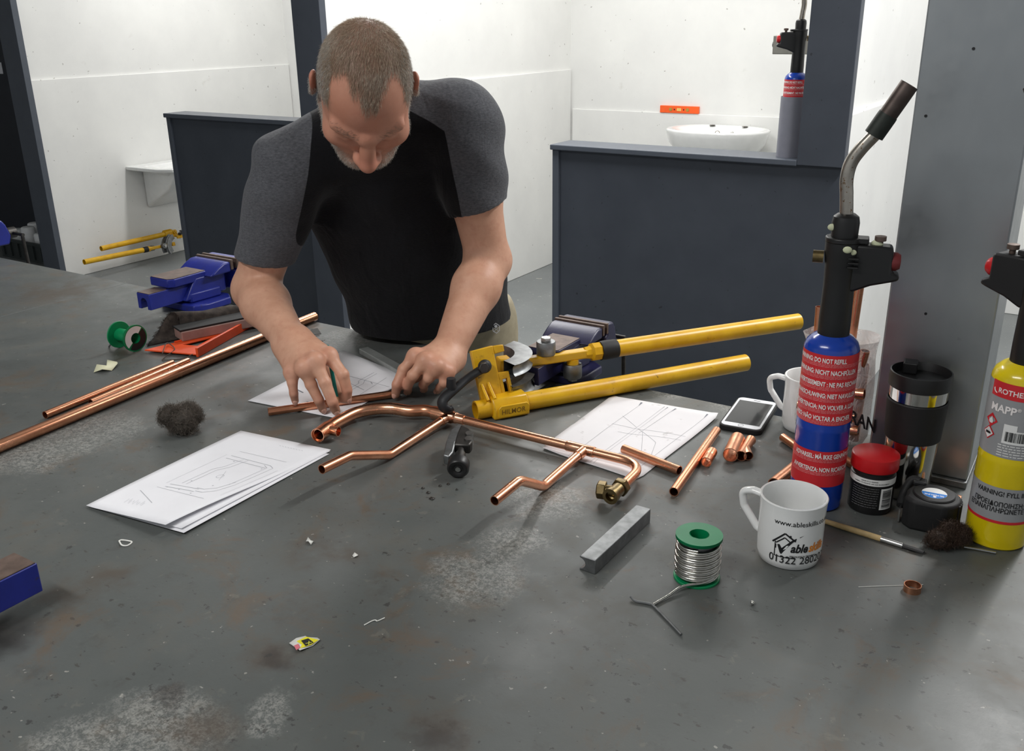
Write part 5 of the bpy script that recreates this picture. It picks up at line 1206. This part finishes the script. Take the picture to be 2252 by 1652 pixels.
# ------------------------------------------------------------------ the man: distance-field bodies skinned by surface nets
class SDF:
    def __init__(s, lo, hi, h):
        s.lo = np.array(lo, float); s.h = h
        s.n = np.ceil((np.array(hi)-s.lo)/h).astype(int)+1
        s.d = np.full(s.n, .06, np.float32)
        s.ax = [(s.lo[i]+h*np.arange(s.n[i])).astype(np.float32) for i in range(3)]
    def sub(s, lo, hi, m):
        i0 = np.clip(np.floor((np.minimum(lo, hi)-m-s.lo)/s.h).astype(int), 0, s.n-1); i1 = np.clip(np.ceil((np.maximum(lo, hi)+m-s.lo)/s.h).astype(int)+1, 1, s.n)
        sl = tuple(slice(a, b) for a, b in zip(i0, i1))
        X = s.ax[0][sl[0]][:, None, None]; Y = s.ax[1][sl[1]][None, :, None]; Z = s.ax[2][sl[2]][None, None, :]
        return sl, X, Y, Z
    def merge(s, sl, v, k, op):
        a = s.d[sl]
        if op == 'add':
            if k <= 0: s.d[sl] = np.minimum(a, v)
            else:
                hh = np.maximum(k-np.abs(a-v), 0)/k; s.d[sl] = np.minimum(a, v)-hh*hh*k*.25
        else:
            v = -v
            if k <= 0: s.d[sl] = np.maximum(a, v)
            else:
                hh = np.maximum(k-np.abs(a-v), 0)/k; s.d[sl] = np.maximum(a, v)+hh*hh*k*.25
    def cone(s, a, b, r1, r2, k=.0, nrm=None, flat=1.0, op='add'):
        """capsule tapering from r1 to r2; flattened along nrm"""
        a, b = np.asarray(a, float), np.asarray(b, float); R = max(r1, r2)*max(1, flat)
        sl, X, Y, Z = s.sub(np.minimum(a, b), np.maximum(a, b), R+k+3*s.h)
        ab_ = b-a; L2 = float(ab_@ab_)+1e-12
        t = np.clip(((X-a[0])*ab_[0]+(Y-a[1])*ab_[1]+(Z-a[2])*ab_[2])/L2, 0, 1)
        dx = X-(a[0]+t*ab_[0]); dy = Y-(a[1]+t*ab_[1]); dz = Z-(a[2]+t*ab_[2])
        q = dx*dx+dy*dy+dz*dz
        if nrm is not None:
            n = np.asarray(nrm, float); n = n/np.linalg.norm(n); w = dx*n[0]+dy*n[1]+dz*n[2]; q = q-w*w+(w/flat)**2
        s.merge(sl, np.sqrt(q)-(r1+(r2-r1)*t), k, op); return s
    def chain(s, pts, rs, k=.0, **kw):
        for i in range(len(pts)-1): s.cone(pts[i], pts[i+1], rs[i], rs[i+1], k, **kw)
        return s
    def ell(s, c, axes, r, k=.0, op='add'):
        """ellipsoid: axes = three unit vectors"""
        c = np.asarray(c, float); A_ = np.asarray(axes, float); r = np.asarray(r, float)
        sl, X, Y, Z = s.sub(c-r.max(), c+r.max(), k+3*s.h)
        x, y, z = X-c[0], Y-c[1], Z-c[2]; k0 = 0; k1 = 0
        for i in range(3):
            u = x*A_[i][0]+y*A_[i][1]+z*A_[i][2]; k0 = k0+(u/r[i])**2; k1 = k1+(u/r[i]**2)**2
        k0 = np.sqrt(k0)+1e-6; k1 = np.sqrt(k1)+1e-6
        s.merge(sl, k0*(k0-1)/k1, k, op); return s
    def plane(s, p, n, lo=None, hi=None, k=0.0):
        """cut away the side n points to, inside an optional ball (p, radius lo)"""
        p, n = np.asarray(p, float), np.asarray(n, float); n = n/np.linalg.norm(n)
        m = lo if lo is not None else 9.0
        sl, X, Y, Z = s.sub(p-m, p+m, 0)
        v = (X-p[0])*n[0]+(Y-p[1])*n[1]+(Z-p[2])*n[2]
        s.d[sl] = np.maximum(s.d[sl], v.astype(np.float32)); return s
    def mesh(s):
        d = s.d; n = d.shape; neg = d < 0
        cnt = np.zeros((n[0]-1, n[1]-1, n[2]-1), np.int8)
        C8 = [(i, j, k) for i in (0, 1) for j in (0, 1) for k in (0, 1)]
        for i, j, k in C8: cnt += neg[i:n[0]-1+i, j:n[1]-1+j, k:n[2]-1+k]
        act = np.argwhere((cnt > 0) & (cnt < 8)); m = len(act)
        idx = np.full(cnt.shape, -1, np.int32); idx[act[:, 0], act[:, 1], act[:, 2]] = np.arange(m)
        acc = np.zeros((m, 3)); num = np.zeros(m)
        val = {c: d[act[:, 0]+c[0], act[:, 1]+c[1], act[:, 2]+c[2]] for c in C8}
        for c in C8:
            for ax in range(3):
                if c[ax]: continue
                c2 = tuple(1 if q == ax else c[q] for q in range(3)); a, b = val[c], val[c2]; cr = (a < 0) != (b < 0)
                t = np.where(cr, a/np.where(cr, a-b, 1), 0)
                p = np.array(c, float)[None]+np.eye(3)[ax][None]*t[:, None]
                acc[cr] += p[cr]; num[cr] += 1
        V = s.lo+(act+acc/num[:, None])*s.h; F = []
        for ax in range(3):
            u, w = [q for q in range(3) if q != ax]
            sl1 = [slice(1, n[q]-1) for q in range(3)]; sl2 = list(sl1); sl1[ax] = slice(0, n[ax]-1); sl2[ax] = slice(1, n[ax])
            A_, B_ = neg[tuple(sl1)], neg[tuple(sl2)]; e = np.argwhere(A_ != B_)
            if not len(e): continue
            off = np.array([0 if q == ax else 1 for q in range(3)]); e0 = e+off; flip = A_[tuple(e.T)]
            def cell(du, dw):
                g_ = e0.copy(); g_[:, u] -= du; g_[:, w] -= dw; return idx[tuple(g_.T)]
            qd = np.stack([cell(1, 1), cell(0, 1), cell(0, 0), cell(1, 0)], 1)
            if ax == 1: flip = ~flip
            qd[~flip] = qd[~flip][:, ::-1]; F.append(qd)
        return V, np.concatenate(F)
def sdf_obj(name, S, mat, parent, attrs=None, smooth_it=0):
    V, F = S.mesh()
    if smooth_it:
        for _ in range(smooth_it):
            acc = np.zeros_like(V); num = np.zeros(len(V))
            for a, b in ((0, 1), (1, 2), (2, 3), (3, 0)):
                np.add.at(acc, F[:, a], V[F[:, b]]); np.add.at(acc, F[:, b], V[F[:, a]]); np.add.at(num, F[:, a], 1); np.add.at(num, F[:, b], 1)
            V = V*.5+acc/num[:, None]*.5
    Mi = np.array(ROOTM[parent.name].inverted()); W = V@Mi[:3, :3].T+Mi[:3, 3]
    me = bpy.data.meshes.new(name); me.vertices.add(len(W)); me.vertices.foreach_set('co', W.ravel())
    me.loops.add(F.size); me.loops.foreach_set('vertex_index', F.ravel().astype(np.int32)); me.polygons.add(len(F))
    me.polygons.foreach_set('loop_start', np.arange(0, F.size, 4, dtype=np.int32)); me.polygons.foreach_set('loop_total', np.full(len(F), 4, np.int32))
    me.update(calc_edges=True); me.validate()
    me.polygons.foreach_set('use_smooth', [True]*len(me.polygons)); me.materials.append(mat)
    for k, fn in (attrs or {}).items():
        at_ = me.attributes.new(k, 'FLOAT', 'POINT'); at_.data.foreach_set('value', np.asarray(fn(V), np.float32))
    o = bpy.data.objects.new(name, me); COL.objects.link(o); o.parent = parent
    return o, V, F

# joints, in metres
SR, SL = at(640, 372, 1.85), at(1014, 272, 1.90)
ER, EL = at(562, 636, 1.90), at(1073, 572, 1.91)
WR, WL = on(640, 750, .112), on(984, 781, .070)
HC = at(802, 200, 1.66)
fh = np.array([.12, -.99, 0]); fh /= np.linalg.norm(fh)
HP = math.radians(58); zz = np.array([0, 0, 1.0])
Hf = fh*math.cos(HP)-zz*math.sin(HP); Hu = fh*math.sin(HP)+zz*math.cos(HP); Hr = np.cross(Hf, Hu)     # Hr: towards image left
_rl = math.radians(4); Hr, Hu = Hr*math.cos(_rl)+Hu*math.sin(_rl), Hu*math.cos(_rl)-Hr*math.sin(_rl)
H = lambda x, y, z: HC+Hr*x+Hf*y+Hu*z
HA = [Hr, Hf, Hu]
lat = SL-SR; lat /= np.linalg.norm(lat)                 # towards image right
PEL, CHE, NEC = np.array([-.185, 2.13, .87]), np.array([-.262, 2.00, 1.23]), np.array([-.252, 1.90, 1.365])
fr_body = fr = (RFT := on(700, 905)) * 0
man = thing('person', 'person in a black and grey raglan shirt leaning over the bench marking a pipe', 'person', (-.18, 2.26, 0))

hs = .0024
S = SDF((-.63, 1.53, .852), (.06, 2.12, 1.575), hs)
# torso core (inside the shirt) and neck
bk_ = np.array([0, .05, -.02]); S.cone(SR+bk_*.4, (SR+SL)/2+bk_, .044, .05, .0); S.cone((SR+SL)/2+bk_, SL+bk_*.4, .05, .044, .02); S.cone(CHE, NEC, .09, .07, .03, nrm=np.cross(lat, NEC-CHE), flat=.8)
S.cone(NEC+np.array([0, .01, -.02]), H(0, -.045, -.03), .062, .060, .03)
# arms
def arm(s_, e_, w_, side):
    m1 = s_+(e_-s_)*.45; m2 = e_+(w_-e_)*.30
    S.chain([s_, m1, e_], [.055, .053, .044], .03)
    S.chain([e_, m2, w_], [.046, .0480, .0310], .018)
    d = e_-(s_+w_)/2; d /= np.linalg.norm(d); S.ell(e_+d*.010, np.eye(3), (.036, .036, .036), .02)
arm(SR, ER, WR, -1); arm(SL, EL, WL, 1)
# head
S.ell(H(0, 0, .042), HA, (.0765, .0945, .083), .0)
S.ell(H(0, .038, -.022), HA, (.0690, .059, .072), .03)
for sx in (-1, 1):
    S.cone(H(sx*.056, -.005, -.046), H(sx*.026, .072, -.080), .022, .021, .03)
    S.ell(H(sx*.046, .066, -.014), HA, (.024, .022, .020), .022)
    S.cone(H(sx*.052, .076, .030), H(sx*.010, .097, .020), .0095, .0105, .012)
    S.ell(H(sx*.031, .101, .004), HA, (.020, .018, .013), .012, op='cut')
    S.ell(H(sx*.033, .079, .006), HA, (.0135, .0135, .0125), .006)
    S.ell(H(sx*.0150, .105, -.034), HA, (.0098, .0125, .0090), .008)
    S.ell(H(sx*.0855, -.014, .002), [Hr*.97-Hf*.25*sx, Hf+Hr*.25*sx, Hu], (.0075, .017, .031), .006)
    S.ell(H(sx*.0935, -.008, .004), HA, (.004, .009, .018), .004, op='cut')
S.cone(H(-.010, .084, -.080), H(.010, .084, -.080), .019, .019, .02)
S.chain([H(0, .097, .024), H(0, .108, -.004), H(0, .120, -.027)], [.0090, .0108, .0158], .012)
S.cone(H(-.022, .094, -.064), H(.022, .094, -.064), .009, .009, .012)
S.cone(H(-.024, .108, -.066), H(.024, .108, -.066), .0016, .0016, .003, op='cut')
# hands: wrist, palm and five separate fingers each
HND = {
 'R': dict(w=WR, w2=on(664, 778, .104), f=[
   [on(723, 781, .103), on(754, 824, .073), on(763, 858, .043), on(764, 878, .024)],
   [on(693, 792, .104), on(715, 842, .066), on(731, 884, .032), on(739, 904, .011)],
   [on(667, 808, .093), on(684, 846, .060), on(701, 880, .032), on(710, 900, .011)],
   [on(640, 818, .078), on(643, 842, .060), on(646, 866, .040), on(649, 882, .024)]],
   th=[on(676, 790, .080), on(712, 800, .062), on(735, 846, .040), on(752, 876, .024)], r=[.0104, .0105, .0098, .0086]),
 'L': dict(w=WL, w2=on(962, 792, .076), f=[
   [on(914, 782, .083), on(888, 813, .060), on(873, 846, .035), on(870, 867, .014)],
   [on(936, 791, .084), on(908, 826, .058), on(896, 848, .032), on(897, 860, .012)],
   [on(961, 805, .074), on(943, 831, .051), on(931, 846, .030), on(933, 856, .012)],
   [on(985, 818, .060), on(977, 842, .042), on(967, 852, .026), on(962, 860, .012)]],
   th=[on(945, 800, .050), on(915, 822, .036), on(890, 842, .022), on(876, 852, .014)], r=[.0104, .0102, .0096, .0084]),
}
def vmid(a, b, t=.5): return a+(b-a)*t
TIPS = []
for key, h_ in HND.items():
    f_ = h_['f']; mc = [q[0] for q in f_]
    nrm = np.cross(mc[0]-mc[3], (mc[1]+mc[2])/2-h_['w']); nrm /= np.linalg.norm(nrm)
    if nrm[2] < 0: nrm = -nrm
    for i, m_ in enumerate(mc):        # metacarpals fan out of the wrist
        st = h_['w']+(m_-h_['w'])*.10+(mc[i]-(mc[1]+mc[2])/2)*.35
        S.cone(st-nrm*.004, m_-nrm*.004, .0215 if i < 3 else .019, .0150 if i < 3 else .0130, .020)
    S.cone(h_['w'], vmid(h_['w'], (mc[1]+mc[2])/2, .5)-nrm*.006, .0290, .026, .022, nrm=nrm, flat=.72)
    for i, q in enumerate(f_):
        r_ = h_['r'][i]
        for a_, b_, r1, r2, kk in ((q[0], q[1], r_*1.16, r_*1.03, .009), (q[1], q[2], r_*1.06, r_*.94, .0025), (q[2], q[3], r_*.94, r_*.80, .0025)):
            S.cone(a_, b_, r1, r2, kk)
        S.ell(q[0]+nrm*.0008, np.eye(3), (r_*1.06,)*3, .014)
        S.ell(q[1], np.eye(3), (r_*1.10,)*3, .003)
        bl_ = q[2]-(q[1]+q[3])/2; bl_ = bl_+.25*np.linalg.norm(bl_)*(EYE-q[3])/np.linalg.norm(EYE-q[3]); TIPS.append((q[2], q[3], r_*.86, bl_/np.linalg.norm(bl_)))
    th = h_['th']; S.chain([vmid(h_['w'], th[0], .35)-nrm*.008, th[1], th[2], th[3]], [.019, .0150, .0110, .0092], .008)
# skin colour masks, evaluated on the vertices
def hl(V): q = V-HC; return q@Hr, q@Hf, q@Hu
def sst(x, a, b): t = np.clip((x-a)/(b-a), 0, 1); return t*t*(3-2*t)
def hairline(x, y):
    """height above which the scalp carries hair (head space), with receding temples and a peak"""
    ax_ = np.abs(x); front = .104-.022*np.exp(-((x+.006)/.020)**2)+.012*np.exp(-((ax_-.040)/.016)**2)-.060*sst(ax_, .050, .070)
    sideh = -.012-.0*y
    return np.where(y > .035, front, np.where(y > -.01, front*sst(y, -.01, .035)+(1-sst(y, -.01, .035))*(-.018), -.055-.3*np.minimum(0, y+.02)*0))
def m_hair(V):
    x, y, z = hl(V); inside = (x*x+y*y+(z-.02)**2 < .16**2)
    inside = inside & (np.abs(x) < .0795)
    return np.where(inside, sst(z-hairline(x, y)+.004*np.sin(330*x), -.010, .012), 0)
def m_beard(V):
    x, y, z = hl(V); inside = (x*x+y*y+z**2 < .17**2); low = -.020-.030*sst(y, .05, .09)
    return np.where(inside & (y > -.02), sst(low-z+.25*(np.abs(x)-.055)*(np.abs(x) > .055)*4, -.004, .012), 0)
def m_red(V):
    x, y, z = hl(V); a_ = np.exp(-((x/.018)**2+((y-.118)/.02)**2+((z+.025)/.022)**2))+.5*np.exp(-(((np.abs(x)-.045)/.022)**2+((y-.07)/.03)**2+((z+.02)/.02)**2))+.75*((np.abs(x) > .079) & (np.abs(y) < .05) & (np.abs(z) < .05))+.35*np.exp(-((x/.05)**2+((y-.085)/.03)**2+((z-.06)/.035)**2))
    for (d_, t_, r_, n_0) in TIPS: a_ = a_+.5*np.exp(-(np.linalg.norm(V-d_, axis=1)/.016)**2)
    for h_ in HND.values():
        for q in h_['f']: a_ = a_+.55*np.exp(-(np.linalg.norm(V-q[0], axis=1)/.016)**2)+.35*np.exp(-(np.linalg.norm(V-q[1], axis=1)/.011)**2)
    return np.clip(a_, 0, 1)
def m_dirt(V):
    a_ = np.zeros(len(V))
    for (d_, t_, r_, n_0) in TIPS: a_ = np.maximum(a_, np.exp(-(np.linalg.norm(V-t_, axis=1)/.020)**2))
    return a_
def skin_mat():
    n = N('weathered skin'); f = n.noise(22, 5, .6); g_ = n.noise(140, 4, .6); mot = n.noise(60, 4, .6)
    c = n.ramp(f, [(.3, srgb(196, 146, 120)), (.7, srgb(214, 166, 140))])
    c = n.mix(n.math('MULTIPLY', n.step(mot, .5, .72), .25), c, srgb(178, 112, 92))
    c = n.mix(n.math('MULTIPLY', n.attr('red'), .55), c, srgb(190, 104, 88))
    c = n.mix(n.math('MULTIPLY', n.attr('face'), .45), c, srgb(172, 104, 84))
    c = n.mix(n.math('MULTIPLY', n.attr('dirt'), .42), c, srgb(112, 82, 68))
    c = n.mix(n.math('MULTIPLY', n.attr('beard'), .55), c, srgb(142, 122, 110))
    c = n.mix(n.math('MULTIPLY', n.attr('hair'), .75), c, srgb(126, 104, 90))
    n.set(col=c, rough=.48, spec=.4, sss=.06); n.b.inputs['Subsurface Radius'].default_value = (.012, .005, .003)
    n.bump(n.math('ADD', g_, n.math('MULTIPLY', n.noise(420, 2), .6)), .16, .0012); return n.mat
def m_face(V):
    x, y, z = hl(V); return ((x*x+y*y+z*z) < .18**2).astype(float)
body, BV, BF = sdf_obj('body', S, skin_mat(), man, dict(hair=m_hair, beard=m_beard, red=m_red, dirt=m_dirt, face=m_face), 1)
del S
# finger nails
nailm = simple('finger nail', srgb(206, 158, 140), .35, var=.08)
for (d_, t_, r_, n_0) in TIPS:
    ax_ = t_-d_; ax_ /= np.linalg.norm(ax_); vw = EYE-t_; up_ = n_0-ax_*(n_0@ax_); up_ /= np.linalg.norm(up_)
    # dorsal side of a bent finger faces up and away from the palm
    sd_ = np.cross(ax_, up_); c_ = t_+up_*(r_*.86)+ax_*.0005
    g = G().ball((0, 0, 0), 1, 14, 8)
    g.v = [tuple(c_+ax_*(p[0]*.0062)+sd_*(p[1]*.0050)+up_*(p[2]*.0016-.0012*p[1]**2)) for p in g.v]
    obj('fingernail', g, nailm, man, 60)

# ------------------------------------------------------------------ the shirt
T_up = (NEC-PEL)/np.linalg.norm(NEC-PEL); dep = np.cross(lat, T_up); dep /= np.linalg.norm(dep)   # towards the back or front
if dep[1] > 0: dep = -dep
Q = SDF((-.64, 1.66, .855), (.10, 2.36, 1.48), .0036)
dR, dL = (ER-SR)/np.linalg.norm(ER-SR), (EL-SL)/np.linalg.norm(EL-SL)
def sleeve(s_, e_, frac, r0, r1, cutn):
    h0 = s_+(e_-s_)*frac; d_ = (e_-s_)/np.linalg.norm(e_-s_)
    Q.chain([s_, vmid(s_, h0, .5), h0+d_*.03], [r0, (r0+r1)/2+.003, r1], .03)
    Q.cone(h0-d_*.020, h0+d_*.12, r1-.006, r1-.006, .0, op='cut'); Q.plane(h0, cutn, .12); return h0
hR = sleeve(SR, ER, .73, .062, .0590, np.array([-.20, .05, -.97])); hL = sleeve(SL, EL, .61, .066, .0620, np.array([.30, .0, -.95]))
spine = [PEL+np.array([0, 0, -.02]), np.array([-.195, 2.105, .96]), np.array([-.225, 2.055, 1.09]), CHE, NEC+np.array([0, .02, -.06])]
for (a_, b_), (r1, r2) in zip(zip(spine[:-1], spine[1:]), ((.186, .178), (.178, .178), (.178, .182), (.182, .118))):
    t_ = b_-a_; dn = np.cross(lat, t_); Q.cone(a_, b_, r1, r2, .04, nrm=dn, flat=.72)
Q.cone(SR, NEC+np.array([-.01, .0, -.005]), .063, .060, .06); Q.cone(SL, NEC+np.array([.02, .0, -.0]), .067, .060, .06)
# fabric folds as a gentle ripple of the field
X, Y, Z = Q.ax[0][:, None, None], Q.ax[1][None, :, None], Q.ax[2][None, None, :]
Q.d += (.0024*np.sin(46*(X*.75+Z*.75)+3.5*np.sin(9*Z+4*Y))*np.clip((Z-1.05)/.15, 0, 1)+.0018*np.sin(62*(Z*.9-X*.45)+2.0*np.sin(14*X))).astype(np.float32)
Q.plane((-.18, 2.1, .868), (.0, .05, -1))
Q.cone(NEC+np.array([0, -.0, .02]), H(0, -.06, -.02), .068, .068, .01, op='cut')
def seam_plane(p1, p2):
    """signed distance to the raglan seam plane through two surface points and the depth axis"""
    n_ = np.cross(p2-p1, dep); n_ /= np.linalg.norm(n_); return n_, p1
q1, q2 = at(694, 250, 1.80), at(650, 470, 1.86)
q3, q4, q5 = at(880, 232, 1.82), at(978, 290, 1.82), at(1003, 440, 1.90)
nA, pA = seam_plane(q1, q2); nB, pB = seam_plane(q3, q4); nC, pC = seam_plane(q4, q5)
sgn = lambda n_, p_, inside: n_ if (inside-p_)@n_ < 0 else -n_
nA = sgn(nA, pA, CHE); nB = sgn(nB, pB, CHE); nC = sgn(nC, pC, CHE)
def m_sleeve(V):
    a_ = (V-pA)@nA; b_ = np.minimum(np.maximum((V-pB)@nB, (V-pC)@nC), V[:, 2]-1.13); 
    m_ = np.maximum(a_, b_)
    for s_, e_, t0 in ((SR, ER, .52),):
        d_ = e_-s_; L_ = np.linalg.norm(d_); d_ = d_/L_; q_ = V-s_; t_ = q_@d_; r_ = np.linalg.norm(q_-t_[:, None]*d_, axis=1); v_ = np.minimum(t_-t0*L_, .074-r_); h_ = np.maximum(.05-np.abs(m_-v_), 0)/.05; m_ = np.maximum(m_, v_)+h_*h_*.0125
    return m_*100
def shirt_mat():
    n = N('raglan jersey'); f = n.noise(160, 4, .7, co=n.scale((1, 1, 2.5))); w = n.noise(9, 3, .5)
    gcol = n.ramp(f, [(.3, srgb(66, 67, 71)), (.7, srgb(98, 99, 104))]); bcol = n.ramp(f, [(.3, srgb(13, 13, 16)), (.7, srgb(20, 20, 24))])
    s_ = n.attr('sleeve'); c = n.mix(n.step(s_, -.08, .08), bcol, gcol)
    n.set(col=c, rough=.85, spec=.15, sheen=.12); n.bump(n.math('ADD', n.math('MULTIPLY', f, .25), n.noise(26, 3, .5, co=n.scale((1, .6, .35)), dist=.8)), .6, .007); return n.mat
shirt, SV, SF = sdf_obj('raglan_shirt', Q, shirt_mat(), man, dict(sleeve=m_sleeve), 3)
del Q
# woven emblem on the hem
eo = at(1091, 722, 2.02)
def surf_hit(V, x, y, slack=.03):
    """nearest shirt vertex along the view ray through a pixel"""
    d = ray(x, y); q = V-EYE; t = q@d; r = np.linalg.norm(q-t[:, None]*d, axis=1); i = np.where(r < .006)[0]
    return EYE+d*t[i].min() if len(i) else None
eo = surf_hit(SV, 1091, 722)
if eo is not None:
    c_ = EYE-eo; c_ /= np.linalg.norm(c_); rx = np.array([.985, -.12, .12]); rx /= np.linalg.norm(rx); uz = np.cross(c_, rx); uz = -uz if uz[2] < 0 else uz
    P2 = lambda x, y: eo+c_*.004+rx*x+uz*y
    g = G(); hexo = [(.0095*math.sin(k*math.pi/3), .0125*math.cos(k*math.pi/3)) for k in range(6)]
    for k in range(6):
        a_, b_ = hexo[k], hexo[(k+1) % 6]; g.add([P2(*a_), P2(*b_), P2(b_[0]*.84, b_[1]*.84), P2(a_[0]*.84, a_[1]*.84)], [(0, 1, 2, 3)])
    for s_ in (-1, 1): g.add([P2(-.005*s_-.0007, -.0062), P2(-.005*s_+.0007, -.0062), P2(.005*s_+.0007, .001), P2(.005*s_-.0007, .001)], [(0, 1, 2, 3)])
    g.add([P2(.0036*math.cos(k*.7854), .0045+.0034*math.sin(k*.7854)) for k in range(8)], [tuple(range(8))])
    eb = obj('emblem', g, simple('white woven thread', srgb(196, 198, 202), .7, var=.05), man, 0, solid=.0006); eb.parent = shirt
# ------------------------------------------------------------------ trousers and shoes
K = SDF((-.46, 1.98, .05), (.10, 2.52, .93), .008)
hipL, hipR = np.array([-.27, 2.25, .83]), np.array([-.09, 2.25, .83])
K.cone((-.185, 2.20, .90), (-.18, 2.245, .80), .176, .186, .03, nrm=(0, 1, -.1), flat=.66)
for hp, kn_, an in ((hipL, np.array([-.30, 2.24, .47]), np.array([-.31, 2.29, .10])), (hipR, np.array([-.06, 2.24, .47]), np.array([-.05, 2.30, .10]))):
    K.chain([hp, kn_, an], [.098, .074, .064], .04)
K.plane((-.18, 2.2, .895), (0, 0, 1)); K.plane((-.18, 2.2, .065), (0, 0, -1))
khaki = simple('stone cotton', srgb(158, 148, 124), .85, var=.12, scale=40, bump=.25)
sdf_obj('trousers', K, khaki, man, None, 2)
for ax_ in (-.31, -.05):
    Fs = SDF((ax_-.07, 2.0, .002), (ax_+.07, 2.42, .16), .006)
    Fs.cone((ax_, 2.08, .045), (ax_, 2.33, .05), .042, .044, .02); Fs.cone((ax_, 2.31, .10), (ax_, 2.31, .06), .045, .045, .03); Fs.plane((ax_, 2.2, .006), (0, 0, -1))
    sdf_obj('boot', Fs, M['brown_steel'] if False else simple('brown leather', srgb(70, 52, 40), .6, var=.2), man, None, 1)
# ------------------------------------------------------------------ hair, beard and eyebrows as short strands
nb = len(BV); nrmv = np.zeros_like(BV)
fn = np.cross(BV[BF[:, 1]]-BV[BF[:, 0]], BV[BF[:, 2]]-BV[BF[:, 0]])
for k in range(4): np.add.at(nrmv, BF[:, k], fn)
nrmv /= np.linalg.norm(nrmv, axis=1)[:, None]+1e-9
if ((BV-HC)*nrmv)[np.linalg.norm(BV-HC, axis=1) < .12].sum() < 0: nrmv = -nrmv
rs = np.random.RandomState(5)
def strands(name, w, count, length, flow, lay, rad, mat, jit=.28):
    """strands grow at vertices drawn with weight w; flow gives the combing direction"""
    p_ = w/w.sum(); pick = rs.choice(nb, count, p=p_)
    base = BV[pick]+rs.normal(0, .0009, (count, 3)); nn = nrmv[pick]
    fl = flow(base); fl = fl-nn*(fl*nn).sum(1)[:, None]; fl /= np.linalg.norm(fl, axis=1)[:, None]+1e-9
    rnd = rs.normal(0, 1, (count, 3)); L_ = length(base)*rs.uniform(.6, 1.25, count)
    d1 = nn*(1-lay)+fl*lay+rnd*jit*.4; d1 /= np.linalg.norm(d1, axis=1)[:, None]
    d2 = nn*(.55-lay*.5)+fl*lay*1.2+rnd*jit*.6; d2 /= np.linalg.norm(d2, axis=1)[:, None]
    p0_ = base-nn*.001; p1_ = p0_+d1*(L_*.5)[:, None]; p2_ = p1_+d2*(L_*.5)[:, None]
    s1 = np.cross(d1, rs.normal(0, 1, (count, 3))); s1 /= np.linalg.norm(s1, axis=1)[:, None]; s2 = np.cross(d1, s1)
    vs = []; 
    for pt_, rr_ in ((p0_, rad), (p1_, rad*.8)):
        for k in range(3):
            a_ = k*2.0944; vs.append(pt_+(s1*math.cos(a_)+s2*math.sin(a_))*rr_)
    vs.append(p2_); Vv = np.stack(vs, 1).reshape(-1, 3); o_ = np.arange(count)*7; F_ = []
    for k in range(3):
        k2 = (k+1) % 3; F_.append(np.stack([o_+k, o_+k2, o_+3+k2], 1)); F_.append(np.stack([o_+k, o_+3+k2, o_+3+k], 1)); F_.append(np.stack([o_+3+k, o_+3+k2, o_+6], 1))
    F_ = np.concatenate(F_); g = G(); Mi = np.array(ROOTM[man.name].inverted()); Vv = Vv@Mi[:3, :3].T+Mi[:3, 3]
    me = bpy.data.meshes.new(name); me.vertices.add(len(Vv)); me.vertices.foreach_set('co', Vv.ravel()); me.loops.add(F_.size); me.loops.foreach_set('vertex_index', F_.ravel().astype(np.int32))
    me.polygons.add(len(F_)); me.polygons.foreach_set('loop_start', np.arange(0, F_.size, 3, dtype=np.int32)); me.polygons.foreach_set('loop_total', np.full(len(F_), 3, np.int32)); me.update(calc_edges=True); me.materials.append(mat)
    o = bpy.data.objects.new(name, me); COL.objects.link(o); o.parent = man; o['kind'] = 'stuff'; return o
def hair_mat():
    n = N('grey-brown hair'); f = n.noise(260, 3, .6); q = n.noise(14, 3, .5)
    c = n.mix(n.step(q, .35, .65), n.ramp(f, [(.3, srgb(140, 116, 96)), (.7, srgb(196, 172, 146))]), n.ramp(f, [(.3, srgb(166, 150, 134)), (.7, srgb(216, 202, 184))]))
    n.set(col=c, rough=.5, spec=.3); return n.mat
def grey_mat():
    n = N('silver hair'); f = n.noise(300, 3, .6); n.set(col=n.ramp(f, [(.3, srgb(156, 148, 138)), (.7, srgb(220, 214, 204))]), rough=.5, spec=.3); return n.mat
hx, hy, hz = hl(BV); hw = m_hair(BV); onhead = (hx**2+hy**2+(hz-.02)**2) < .15**2
near_ear = (np.abs(hx) > .0785) & (hz < .045) & (np.abs(hy) < .05)
hw = np.where(near_ear, 0, hw)*onhead
topw = hw*(np.abs(hx) < .066); sidew = hw*(np.abs(hx) > .052)
fwd = lambda P_: np.tile(Hf*.8+Hr*.15, (len(P_), 1))+(-Hu*.25)
strands('hair', topw, 34000, lambda P_: np.full(len(P_), .013), fwd, .80, .00017, hair_mat())
strands('hair', sidew, 20000, lambda P_: np.full(len(P_), .010), lambda P_: np.tile(-Hu*.9+Hf*.35, (len(P_), 1)), .78, .00017, grey_mat())
bw = m_beard(BV)*onhead*(hz > -.125)
strands('beard', bw, 15000, lambda P_: np.full(len(P_), .0055), lambda P_: np.tile(-Hu+Hf*.2, (len(P_), 1)), .5, .00018, grey_mat())
ew = np.exp(-((np.abs(hx)-.033)/.017)**4)*np.exp(-((hz-(.030+.006*np.clip((np.abs(hx)-.015)/.03, 0, 1)))/.0042)**2)*(hy > .06)
strands('eyebrow', ew, 420, lambda P_: np.full(len(P_), .007), lambda P_: (np.sign((P_-HC)@Hr)[:, None])*Hr+Hf*.2,   .75, .00018, simple('brown eyebrow hair', srgb(128, 106, 90), .5))
